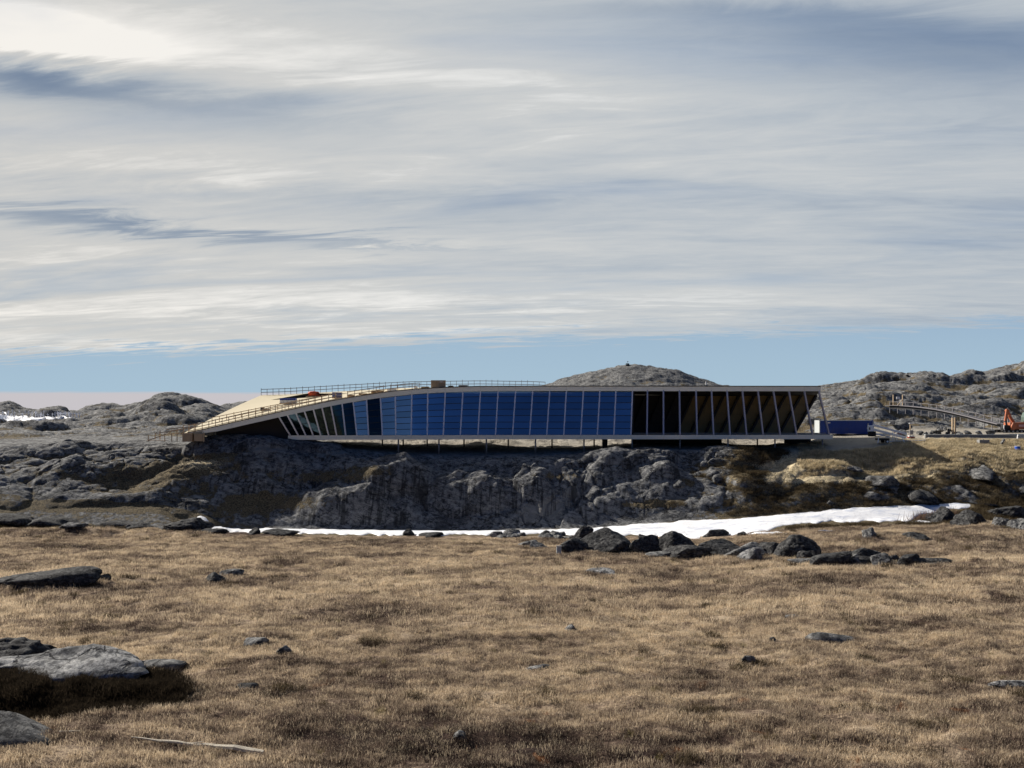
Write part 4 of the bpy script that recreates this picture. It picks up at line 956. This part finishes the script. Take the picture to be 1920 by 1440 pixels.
MB().box((.6, 1.2, 1.2), (1.3, 2.4, 2.5)).build('body', M_CEND, t2); MB().box((.6, -.03, 1.0), (.7, .04, 1.8)).build('door', M_WHITE, t2)

M_LIFT = simple('lift_paint', (.80, .84, .88), .4, .2, .08); M_RUB = simple('rubber', (.015, .015, .016), .8); M_PINK = simple('faded_red_print', (.5, .12, .12), .6)
# towable boom lift
LY = 139.0
lp = P(1650, 833, LY); lp.z = gz(lp.x, LY) + .05; t_ = thing('boom_lift', lp, 'white towable boom lift folded down on its trailer beside the container', 'lift'); sc = LY / F
def LP(u, v, dy=0): return Vector(((u - 1650) * sc, dy, -(v - 833) * sc))
m = MB().tube(LP(1660, 829, -.55), LP(1660, 829, -.8), .32, n=16); wh = m.build('wheel', M_RUB, t_, smooth=False); MB().tube(LP(1660, 829, -.81), LP(1660, 829, -.83), .18, n=12).build('hub', M_LIFT, wh)
m = MB().tube(LP(1660, 829, .9), LP(1660, 829, 1.15), .32, n=16); m.build('wheel', M_RUB, t_)
MB().box(LP(1655, 825, .2), (1.9, 1.3, .35)).build('chassis', M_DARK, t_, bevel=.03)
MB().box(LP(1659, 824.5, -.72), (.95, .3, .12)).build('mudguard', M_DARK, t_, bevel=.04)
MB().bar(LP(1668, 829, 0), LP(1735, 826.5, 0), .14, .18).build('drawbar', M_LIFT, t_)
MB().tube(LP(1733, 827, 0), LP(1733, 832, 0), .05).build('jockey_leg', M_STEEL, t_)
MB().bar(LP(1628, 804, .3), LP(1700, 822, .3), .34, .40).build('lower_boom', M_LIFT, t_, bevel=.03)
MB().bar(LP(1640, 814, -.1), LP(1668, 821, -.1), .2, .22).build('link_arm', M_LIFT, t_)
MB().bar(LP(1636, 798, -.15), LP(1699, 815, -.15), .26, .34).build('upper_boom', M_LIFT, t_, bevel=.03)
MB().bar(LP(1640, 820, -.3), LP(1668, 818, -.3), .1, .14).build('hydraulic_ram', M_STEEL, t_)
for k_ in range(3): MB().box(LP(1676 + 6 * k_, 812 + 1.6 * k_, -.27), (.35, .01, .14)).build('faded_lettering', M_PINK, t_)
MB().box(LP(1632, 805, 0), (.75, .7, 1.1)).build('turntable_housing', M_LIFT, t_, bevel=.06)
MB().box(LP(1629, 805, -.37), (.2, .03, .45)).build('opening', M_DARK, t_)
bk_ = MB(); 
MB().box(LP(1634, 815, -.2), (1.1, .8, .9)).build('counterweight', M_RUB, t_, bevel=.08)
bas = MB()
for u in (1671, 1674, 1679): bas.bar(LP(u, 828, -.5), LP(u, 810, -.5), .06)
for v in (828, 820, 811): bas.bar(LP(1670, v, -.5), LP(1680, v, -.5), .05)
bas.build('basket', M_LIFT, t_)
for u, v in ((1640, 832), (1690, 832)): MB().bar(LP(u + (3 if u < 1660 else -3), 822, -.9), LP(u, v, -1.2), .1).build('outrigger', M_LIFT, t_)
# lighting mast
t_ = thing('lighting_tower', P(1708, 822, 146), 'small mobile lighting mast with pale frame and red base', 'light mast'); s = 146 / F
MB().box((0, 0, .18), (1.1, .8, .25)).build('base', simple('red_paint', (.22, .03, .02), .5), t_, bevel=.04); MB().box((0, 0, .42), (.9, .6, .2)).build('tray', M_WHITE, t_, bevel=.03)
for x in (-.38, .38): MB().bar((x, 0, .5), (x, 0, 1.7), .07).build('frame_post', M_STEEL, t_)
MB().bar((-.12, 0, .5), (-.12, 0, 2.6), .13).build('mast', M_TIMBER, t_); MB().box((.05, .05, 1.1), (.5, .3, .8)).build('engine_box', M_STEEL, t_, bevel=.03)
MB().box((0, -.05, 2.75), (.75, .2, .22)).build('lamp_head', M_WHITE, t_, bevel=.03)
# retaining wall
wa = P(1735, 827.5, 142.2); wb = P(2080, 828, 142.2); top_z = P(1735, 815.5, 142.2).z
t_ = thing('retaining_wall', (wa.x, 142.2, wa.z), 'long low dark concrete retaining wall at right above the grassy slope', 'wall')
L_ = wb.x - wa.x; nseg = 8
for k_ in range(nseg):
    x0 = L_ * k_ / nseg; x1 = L_ * (k_ + 1) / nseg - .03; hgt = top_z - wa.z
    MB().prism([(x0, 0, -.8), (x1, 0, -.8), (x1, 0, hgt), (x0, 0, hgt)], (0, .35, 0)).build('wall_panel', M_CONC, t_)
    MB().box(((x0 + x1) / 2, .17, hgt + .05), (x1 - x0, .45, .1)).build('coping', M_CEND, t_)
# excavator
M_ORG = simple('excavator_orange', (.42, .13, .06), .45, 0, .12, 1.0, dirt=.25); M_EG = simple('cab_glass', (.10, .14, .12), .1, 0, .05, spec=.8)
EY = 150.0; t_ = thing('excavator', P(1895, 811, EY), 'orange tracked excavator with bent arm and bucket at the right edge', 'excavator'); s = EY / F
def EP(u, v, dy=0): return Vector(((u - 1895) * s, dy, -(v - 811) * s))
for dy in (-1.1, 1.3):
    m = MB(); pts = [EP(1871, 808), EP(1873, 805.5), EP(1916, 805.5), EP(1920, 808), EP(1916, 811.3), EP(1874, 811.3)]
    m.prism([p + Vector((0, dy - .25, 0)) for p in pts], (0, .5, 0)); tr = m.build('track', M_RUB, t_, bevel=.06)
    for u in (1875, 1883, 1891, 1899, 1907, 1915): MB().tube(EP(u, 808.8, dy - .27), EP(u, 808.8, dy - .30), .2, n=12).build('roller', M_STEEL, tr)
MB().box(EP(1895, 806, .1), (2.2, 1.8, .5)).build('undercarriage', M_DARK, t_)
MB().prism([EP(1890, 805, -1.2), EP(1930, 805, -1.2), EP(1932, 795, -1.2), EP(1928, 791.5, -1.2), EP(1890, 792, -1.2)], (0, 2.6, 0)).build('body', M_ORG, t_, bevel=.08)
MB().prism([EP(1888, 806, -1.4), EP(1894, 806, -1.4), EP(1898, 800, -1.4), EP(1896, 792, -1.4), EP(1891, 792, -1.4), EP(1888, 799, -1.4)], (0, .8, 0)).build('front_guard', M_ORG, t_, bevel=.05)
MB().box(EP(1908, 798, -1.23), (1.1, .03, .42)).build('logo_panel', simple('faded_panel', (.62, .35, .33), .6), t_)
cab = MB().prism([EP(1915, 791.5, -1.1), EP(1930, 791.5, -1.1), EP(1930, 773, -1.1), EP(1918, 773, -1.1), EP(1914.5, 782, -1.1)], (0, 1.2, 0)).build('cab', M_EG, t_, bevel=.06)
for a, b in ((EP(1914.5, 791), EP(1914.2, 782)), (EP(1914.2, 782), EP(1917.8, 773)), (EP(1917.8, 773), EP(1930, 773)), (EP(1930, 773), EP(1930, 791))):
    MB().bar(a + Vector((0, -1.12, 0)), b + Vector((0, -1.12, 0)), .1).build('cab_frame', M_WHITE, cab)
MB().bar(EP(1905, 797, .3), EP(1891, 775, .3), .42, .5).build('lower_boom', M_ORG, t_, bevel=.05)
MB().bar(EP(1892, 779.5, -.2), EP(1885, 768, -.2), .42, .5).build('upper_boom', M_ORG, t_, bevel=.05)
MB().bar(EP(1885.5, 767, -.5), EP(1882, 790, -.5), .32, .45).build('stick', M_ORG, t_, bevel=.05)
MB().bar(EP(1890, 771, -.8), EP(1884, 765, -.8), .13).build('hydraulic_ram', M_STEEL, t_); MB().bar(EP(1891, 793, 0), EP(1889, 781, 0), .2).build('hydraulic_ram', M_STEEL, t_)
MB().bar(EP(1882, 789, -.6), EP(1884, 798, -.6), .25).build('linkage', M_DARK, t_)
bp_ = [EP(1877, 797, -1.0), EP(1886.5, 797, -1.0), EP(1887.5, 803, -1.0), EP(1884, 808, -1.0), EP(1879, 808, -1.0), EP(1876.5, 803, -1.0)]
bu = MB().prism(bp_, (0, 1.1, 0)).build('bucket', M_DARK, t_, bevel=.05)
MB().bar(bp_[0] + Vector((-.05, -.02, 0)), bp_[5] + Vector((-.05, -.02, 0)), .10).build('cutting_edge', M_WHITE, bu); MB().bar(bp_[5] + Vector((-.05, -.02, 0)), bp_[4] + Vector((0, -.02, 0)), .10).build('cutting_edge', M_WHITE, bu)
# boardwalk bridge climbing over the hillside
BR = [(1665, 760.5), (1676, 760), (1690, 760.5), (1710, 762), (1735, 764.5), (1760, 768), (1790, 774), (1820, 781), (1850, 789), (1884, 797)]
M_WALK = simple('weathered_boards', (.20, .19, .20), .8, 0, .2, 1.0)
def BY(u): return float(np.interp(u, [1665, 1884], [200, 168]))
t_ = thing('boardwalk', P(1665, 762, BY(1665)), 'weathered timber boardwalk on posts stepping down the rocky slope at right', 'boardwalk'); o0 = t_.location.copy()
uu = np.arange(1665, 1884, 7.3)
bv = lambda u: float(np.interp(u, [p[0] for p in BR], [p[1] for p in BR]))
for k_, (a, b) in enumerate(zip(uu[:-1], uu[1:])):
    pa, pb = P(a, bv(a), BY(a)) - o0, P(b, bv(b), BY(b)) - o0
    MB().bar(pa, pb, 2.0, .12).build('deck_section', M_WALK, t_)
    MB().bar(pa + Vector((0, -1.0, -.4)), pb + Vector((0, -1.0, -.4)), .2, .75).build('side_beam', M_DARK, t_)
    MB().bar(pa + Vector((0, -1, .9)), pb + Vector((0, -1, .9)), .05, .08).build('handrail', M_WALK, t_)
    if k_ % 2 == 0:
        MB().bar(pa + Vector((0, -1, 1.0)), pa + Vector((0, -1, -2.0)), .14).build('post', M_WALK, t_)
for u in (1675, 1692.5):
    pa = P(u, 740, BY(u)) - o0; pb = P(u, 767, BY(u)) - o0; MB().bar(pa, pb, .2).build('gate_post', M_TIMBER, t_)
MB().bar(P(1683, 760, 196) - o0, P(1693, 748, 196) - o0, .12).build('brace', M_TIMBER, t_)
o = MB().box((0, 0, 0), (.85, .1, .6)).build('sign', M_WHITE, None); o.location = P(1684, 746, 198); tag(o, 'small pale sign board hung between the two tall gate posts', 'sign')
# bits around
for k_, (u, lb) in enumerate(((1786, 'left one of the two tall pale posts standing by the rubble'), (1790.8, 'right one of the two tall pale posts standing by the rubble'))):
    b_ = P(u, 815, 150); t2 = thing('timber_post', b_, lb, 'post', 'tall posts by the rubble')
    MB().bar((0, 0, -.2), (0, 0, 3.2), .24).build('shaft', M_TIMBER, t2); MB().box((0, 0, 3.22), (.3, .3, .06)).build('cap', M_STEEL, t2)
rs2 = random.Random(3)
t_ = thing('rubble_pile', P(1768, 815, 151), 'heap of broken pale rock in front of the boardwalk', 'rubble')
for k_ in range(34):
    x = rs2.gauss(0, 1.9); hh = max(0, 1.5 - abs(x) * .45); me = rock_mesh('stone', 400 + k_, (rs2.uniform(.5, 1.1), rs2.uniform(.5, 1), rs2.uniform(.4, .8)), rs2.choice([M_RGREY, M_RPALE]), 3, 8, 20, .05)
    o = bpy.data.objects.new('stone', me); COL.objects.link(o); o.parent = t_; o.location = (x, rs2.uniform(-.8, .8), rs2.uniform(0, hh) + .1)
spots = [(1672, 793, 166, 1.5, 'P', 'whitish boulder beside the grey mound above the boom lift'), (1688, 797, 168, 4.3, 'G', 'blue-grey rounded mound behind the boom lift'), (1690, 812, 152, 2.2, 'P', 'pale broken rocks between the lift and the mast'),
         (1815, 812, 149, 1.6, 'G', 'grey stone on top of the retaining wall near the posts'), (1835, 811, 149, 1.3, 'P', 'pale stone in the middle on top of the retaining wall'), (1855, 812, 149, 2.0, 'P', 'pair of pale stones on the wall left of the excavator bucket'),
         (1800, 813, 148, 1.2, 'P', 'pale rock on the wall just right of the tall posts'), (1723, 812, 155, 1.6, 'G', 'grey rock right of the lighting mast'), (1745, 814, 152, 1.4, 'P', 'pale rock at the left foot of the rubble heap')]
for k_, (u, v, Y, w, c, lb) in enumerate(spots):
    p = P(u, v, Y); o = bpy.data.objects.new('boulder', rock_mesh('boulder', 500 + k_, (w, w * .8, w * .62), MM[c], 4, 12, 14, .05)); COL.objects.link(o); o.location = p; tag(o, lb, 'boulder')
for (u, v, w, h_, lb, c, nm, cat) in ((1846, 835, 1.75, 1.05, 'square concrete block on the grass below the retaining wall', 'G', 'concrete_block', 'concrete block'),):
    p = hit(u, v, 120, 150); t2 = thing(nm, p, lb, cat); MB().box((0, .4, h_ / 2 - .1), (w, .9, h_)).build('block', M_CONC, t2, bevel=.06); MB().tube((0, .4, h_ - .1), (0, .4, h_ + .02), .12, n=8).build('lifting_eye', M_STEEL, t2)
p = hit(1908, 845, 120, 142); t2 = thing('blue_barrel', p, 'bright blue plastic barrel on the grass at the right edge', 'barrel'); M_BB = simple('barrel_blue', (.02, .08, .42), .4)
MB().tube((0, 0, -.1), (0, 0, .75), .44, n=20).build('body', M_BB, t2, smooth=False); MB().tube((0, 0, .75), (0, 0, .79), .46, n=20).build('lid', M_WHITE, t2)
p = hit(1878, 836, 120, 150); t2 = thing('concrete_beam', p, 'pale broken beam leaning out of the ground below the wall', 'beam'); MB().bar((-.3, 0, -.1), (.55, .2, 1.15), .3, .3).build('shaft', M_RPALE, t2); MB().box((-.1, 0, 0), (.9, .5, .35)).build('footing', M_CONC, t2)
p = P(1906, 827, 141.6); t2 = thing('site_hut', p, 'pale panel with white stay standing against the wall at right', 'panel'); MB().box((1.2, 0, .55), (1.9, .12, 1.1)).build('board', M_CEND, t2); MB().bar((-.1, -.2, 0), (.25, 0, 1.15), .13).build('stay', M_WHITE, t2)
t2.name = 'leaning_panel'
# cairns
def cairn(u, v, Y, s, label, seed):
    p = hit(u, v + 1.5, Y - 60, Y + 40); t2 = thing('cairn', p, label, 'cairn'); r_ = random.Random(seed)
    for k_ in range(9):
        lv = k_ // 4 if k_ < 8 else 3; z = s * (.22 + .38 * lv); x = (r_.uniform(-.5, .5) if lv < 3 else 0) * s * (1 - .3 * lv)
        o = bpy.data.objects.new('stone', rock_mesh('stone', seed + k_, (s * .8 * (1 - .15 * lv), s * .7, s * .45), M_RDARK, 3, 8, 20, .05)); COL.objects.link(o); o.parent = t2; o.location = (x, 0, z)
cairn(1177, 684, 430, 1.55, 'stone cairn on top of the round hill behind the building', 700); cairn(1702, 704.5, 310, .9, 'small cairn on the right-hand skyline ridge', 720)
p = hit(1324, 722, 400, 440); o = MB().bar((0, 0, -.5), (0, 0, 1.8), .45).build('marker_post', M_WHITE, None); o.location = p; tag(o, 'tiny white marker post on the right flank of the round hill', 'post')
# box-like marker by the boulders
p = hit(1048, 1040, 70, 110); t2 = thing('marker_box', p, 'small pale blue-grey marker post at the left end of the boulder row', 'marker'); MB().box((0, 0, .4), (.5, .4, 1.0)).build('post', M_CEND, t2, bevel=.03); MB().box((0, 0, .93), (.58, .46, .07)).build('cap', M_STEEL, t2)
# weathered log
a_ = hit(246, 1387); b_ = hit(494, 1417); d = b_ - a_; n = 14; t2 = thing('log', a_, 'long bleached log lying in the grass at lower left', 'log'); v = []; f = []
M_LOG = simple('bleached_wood', (.42, .38, .31), .85, 0, .35, 3, bump=.8)
for i in range(n + 1):
    t = i / n; c = d * t; r = .02 + .085 * min(1, t * 1.3) * (1 if t < .96 else .6); c.z = gz(a_.x + c.x, a_.y + c.y) - a_.z + .09 + .03 * math.sin(t * 9)
    for j in range(8):
        an = 2 * math.pi * j / 8; v.append((c.x - d.y / d.length * 0, c.y + r * 1.15 * math.cos(an), c.z + r * math.sin(an) * (.9 + .2 * random.random())))
for i in range(n):
    for j in range(8): f.append((i * 8 + j, i * 8 + (j + 1) % 8, (i + 1) * 8 + (j + 1) % 8, (i + 1) * 8 + j))
f.append(tuple(range(8))); f.append(tuple(n * 8 + j for j in range(8)))
m = MB(); m.v = v; m.f = f; m.build('trunk', M_LOG, t2)
mid = d * .45; mid.z = gz(a_.x + mid.x, a_.y + mid.y) - a_.z
MB().tube(mid + Vector((0, 0, .1)), mid + Vector((.5, -.1, .22)), .035, .01, 6).build('branch_stub', M_LOG, t2)
# second, smaller stick piece
a_ = hit(110, 1376); b_ = hit(150, 1374); o = MB().tube((0, 0, .06), b_ - a_ + Vector((0, 0, .06)), .05, .03, 8).build('branch', M_LOG, None); o.location = a_; tag(o, 'short bleached branch left of the long log', 'branch')

# graveyard crosses on the left skyline
me = None; rc_ = random.Random(21)
M_CROSS = simple('white_cross_paint', (.75, .76, .80), .6)
mb = MB(); mb.box((0, 0, .75), (.13, .1, 1.9)); mb.box((0, 0, 1.2), (.85, .09, .12)); proto = mb.build('grave_cross', M_CROSS, None)
pts = []
for k_ in range(62):
    u = rc_.uniform(-15, 150); v = rc_.uniform(777, 789) if u < 90 else rc_.uniform(780, 785)
    pts.append((u, v))
for k_, (u, v) in enumerate(pts):
    o = proto if k_ == 0 else proto.copy()
    if k_: COL.objects.link(o)
    p = hit(u, v, 180, 262); o.location = p; o.rotation_euler = (rc_.uniform(-.06, .06), rc_.uniform(-.08, .08), rc_.uniform(-.6, .6)); o.scale = [rc_.uniform(.65, 1.0)] * 3
    tag(o, 'white wooden cross in the snowy graveyard on the left skyline', 'cross', 'crosses of the graveyard')

# ------------------------------------------------------------------ grass and scrub
def tuft_mat(name, kind):
    m, q, out = newmat(name); pos = q.n('ShaderNodeNewGeometry').outputs['Position']; rnd = q.n('ShaderNodeObjectInfo').outputs['Random']
    if kind == 'straw':
        c, h, f = straw_color(q, pos)
        fb = q.noise(q.scalev(pos, (1, 1, .2)), 34, 2, .6)
        c = q.mix(q.m('MULTIPLY', q.step(fb, .56, .66), .75), c, (.80, .68, .50)); c = q.mix(q.m('MULTIPLY', q.step(fb, .44, .34), .75), c, (.05, .038, .034))
        c = q.mix(q.m('MULTIPLY', q.step(rnd, .72, .95), .55), c, (.75, .62, .44)); c = q.mix(q.m('MULTIPLY', q.step(rnd, .40, .0), .8), c, (.06, .042, .036))
    elif kind == 'gold': c = q.mix(rnd, (.30, .25, .16), (.74, .63, .43))
    elif kind == 'bank': c = q.mix(rnd, (.012, .010, .008), (.055, .042, .028))  # dark scrub, darkened further to hold the shade of the bank
    else: c = q.mix(rnd, (.020, .016, .011), (.14, .108, .066))
    d = q.n('ShaderNodeBsdfDiffuse'); q.put(d.inputs[0], c); t = q.n('ShaderNodeBsdfTranslucent'); q.put(t.inputs[0], c)
    mx = q.n('ShaderNodeMixShader'); mx.inputs[0].default_value = .42; q.t.links.new(d.outputs[0], mx.inputs[1]); q.t.links.new(t.outputs[0], mx.inputs[2]); q.t.links.new(mx.outputs[0], out.inputs[0]); return m
M_STRAW = tuft_mat('straw_blades', 'straw'); M_GOLD = tuft_mat('gold_blades', 'gold'); M_HEATH = tuft_mat('heath_twigs', 'heath')
def tuft_coll(name, mat, nv, blades, rad, hmin, hmax, width):
    c = bpy.data.collections.new(name); r_ = random.Random(name)
    for k in range(nv):
        v = []; f = []
        for b in range(blades):
            an = r_.uniform(0, 6.283); q = rad * math.sqrt(r_.random()); x, y = q * math.cos(an), q * math.sin(an); h = r_.uniform(hmin, hmax); ln = r_.uniform(.2, .9) * h; la = r_.uniform(0, 6.283)
            wa = r_.uniform(0, 6.283); wx, wy = width * math.cos(wa), width * math.sin(wa); i = len(v)
            mx, my = x + .35 * ln * math.cos(la), y + .35 * ln * math.sin(la)
            v += [(x - wx, y - wy, -.03), (x + wx, y + wy, -.03), (mx + wx * .7, my + wy * .7, h * .6), (mx - wx * .7, my - wy * .7, h * .6), (x + ln * math.cos(la), y + ln * math.sin(la), h)]
            f += [(i, i + 1, i + 2, i + 3), (i + 3, i + 2, i + 4)]
        me = bpy.data.meshes.new(name); me.from_pydata(v, [], f); me.materials.append(mat); c.objects.link(bpy.data.objects.new(name + '_tuft', me))
    return c
def scatter(name, pts, scl, coll, label, cat):
    me = bpy.data.meshes.new(name); me.vertices.add(len(pts)); me.vertices.foreach_set('co', np.array(pts, np.float32).ravel())
    at = me.attributes.new('scl', 'FLOAT', 'POINT'); at.data.foreach_set('value', np.array(scl, np.float32))
    o = bpy.data.objects.new(name, me); COL.objects.link(o); tag(o, label, cat, kind='stuff')
    t = bpy.data.node_groups.new(name, 'GeometryNodeTree'); t.interface.new_socket('Geometry', in_out='INPUT', socket_type='NodeSocketGeometry'); t.interface.new_socket('Geometry', in_out='OUTPUT', socket_type='NodeSocketGeometry')
    gi = t.nodes.new('NodeGroupInput'); go = t.nodes.new('NodeGroupOutput'); ip = t.nodes.new('GeometryNodeInstanceOnPoints'); ci = t.nodes.new('GeometryNodeCollectionInfo')
    ci.inputs['Collection'].default_value = coll; ci.inputs['Separate Children'].default_value = True; ci.inputs['Reset Children'].default_value = True
    ip.inputs['Pick Instance'].default_value = True
    rv = t.nodes.new('FunctionNodeRandomValue'); rv.data_type = 'FLOAT_VECTOR'; rv.inputs[0].default_value = (-.12, -.12, 0); rv.inputs[1].default_value = (.12, .12, 6.283)
    na = t.nodes.new('GeometryNodeInputNamedAttribute'); na.data_type = 'FLOAT'; na.inputs['Name'].default_value = 'scl'
    t.links.new(gi.outputs[0], ip.inputs['Points']); t.links.new(ci.outputs[0], ip.inputs['Instance']); t.links.new(rv.outputs[0], ip.inputs['Rotation']); t.links.new(na.outputs[0], ip.inputs['Scale']); t.links.new(ip.outputs[0], go.inputs[0])
    mod = o.modifiers.new('scatter', 'NODES'); mod.node_group = t; return o
def bil(arr, a, y):
    """bilinear lookup in a grid array"""
    j = np.clip(np.searchsorted(A, a), 1, len(A) - 1); wa = np.clip((a - A[j - 1]) / (A[j] - A[j - 1]), 0, 1)
    i = np.clip(np.searchsorted(YS, y), 1, len(YS) - 1); wy = np.clip((y - YS[i - 1]) / (YS[i] - YS[i - 1]), 0, 1)
    return (arr[i - 1, j - 1] * (1 - wa) + arr[i - 1, j] * wa) * (1 - wy) + (arr[i, j - 1] * (1 - wa) + arr[i, j] * wa) * wy
nr = np.random.RandomState(4)
def nosnow(a, y):
    u = a * F + 960; v = HV - bil(ZZ, a, y) / y * F
    return ~((u > 400) & (u < 1830) & (v > np.interp(u, *zip(*SN_T)) - 3) & (v < np.interp(u, *zip(*SN_B)) + 7) & (y > 104))
def field(n, y0, y1, amax, s0, s1, keep=None):
    y = np.sqrt(nr.uniform(y0 ** 2, y1 ** 2, n)); a = nr.uniform(-amax, amax, n); z = bil(ZZ, a, y); s = nr.uniform(s0, s1, n)
    if keep is not None: m = keep(a, y); a, y, z, s = a[m], y[m], z[m], s[m]
    return np.stack([a * y, y, z], -1), s
c_near = tuft_coll('meadow_grass', M_STRAW, 8, 46, .30, .05, .16, .008)
c_gold = tuft_coll('hill_grass', M_GOLD, 5, 40, .35, .12, .42, .02)
c_heath = tuft_coll('heath_scrub', M_HEATH, 5, 60, .35, .08, .32, .010)
dens = lambda a, y: (fbm(a * y / 2.2, y / 1.1, 2) + nr.uniform(-.6, .9, len(a)) > -.25) & (bil(bank, a, y) < .35) & nosnow(a, y)
p1, s1 = field(26000, 22, 46, .70, .8, 1.35, dens); p2, s2 = field(48000, 46, 113, .70, 1.2, 2.3, dens)
scatter('meadow_grass', np.concatenate([p1, p2]), np.concatenate([s1, s2]), c_near, 'dry straw-coloured grass covering the whole foreground meadow', 'grass')
kg = lambda a, y: (a * F + 960 > 1500) & (bil(gold, a, y) + nr.uniform(-.4, .4, len(a)) > .6) & (bil(earth, a, y) < .3)
p1, s1 = field(30000, 126, 143, .70, .8, 1.6, kg)
scatter('hill_grass', p1, s1, c_gold, 'golden dead grass on the slope below the retaining wall', 'grass')
kb = lambda a, y: bil(bank, a, y) > nr.uniform(.2, .6, len(a))
p1, s1 = field(40000, 25, 37, .70, .7, 1.3, kb)
M_BANK = tuft_mat('bank_twigs', 'bank'); scatter('bank_scrub', p1, s1, tuft_coll('bank_scrub', M_BANK, 4, 60, .3, .06, .24, .008), 'crowberry scrub on the bank at lower left, shade put into its dark colour', 'scrub')
kh = lambda a, y: ((a * F + 960 > 1480) | ((a * F + 960 < 380) & (y < 113.5))) & (fbm(a * y / 5, y / 3, 2) > -.15) & nosnow(a, y)
p2, s2 = field(14000, 110, 120, .70, 1.2, 2.4, kh)
kh2 = lambda a, y: (bil(veg, a, y) > nr.uniform(.5, .9, len(a))) & (a * F + 960 > 1250) & (bil(gold, a, y) < .5) & nosnow(a, y)
p3, s3 = field(24000, 118, 138, .70, 1.0, 1.8, kh2)
km = lambda a, y: (fbm(a * y / 3.0 + 40, y / 1.6, 3) > .75) & (bil(bank, a, y) < .3) & nosnow(a, y)
p4, s4 = field(26000, 24, 60, .70, .5, 1.1, km); p5, s5 = field(26000, 60, 112, .70, .9, 1.7, km)
scatter('heath_scrub', np.concatenate([p2, p3, p4, p5]), np.concatenate([s2, s3, s4, s5]), c_heath, 'dark brown low heath on banks, ledges and around the snow', 'heath')
# bare bush by the snow
t2 = thing('bare_bush', hit(1755, 975, 100, 124), 'bare brown leafless bush at the right end of the snow', 'bush'); o0 = Vector(t2.location); rb = random.Random(8); m = MB()
for k_ in range(260):
    x = rb.gauss(0, 2.0); b_ = Vector((x, rb.uniform(-.8, .8), 0)); b_.z = gz(o0.x + b_.x, o0.y + b_.y) - o0.z
    m.tube(b_, b_ + Vector((rb.uniform(-.7, .7), rb.uniform(-.4, .4), rb.uniform(.7, 1.7))), .03, .008, 3)
m.build('twigs', simple('bush_twigs', (.16, .10, .075), .9), t2)['kind'] = 'stuff'
print('built', len(bpy.data.objects))
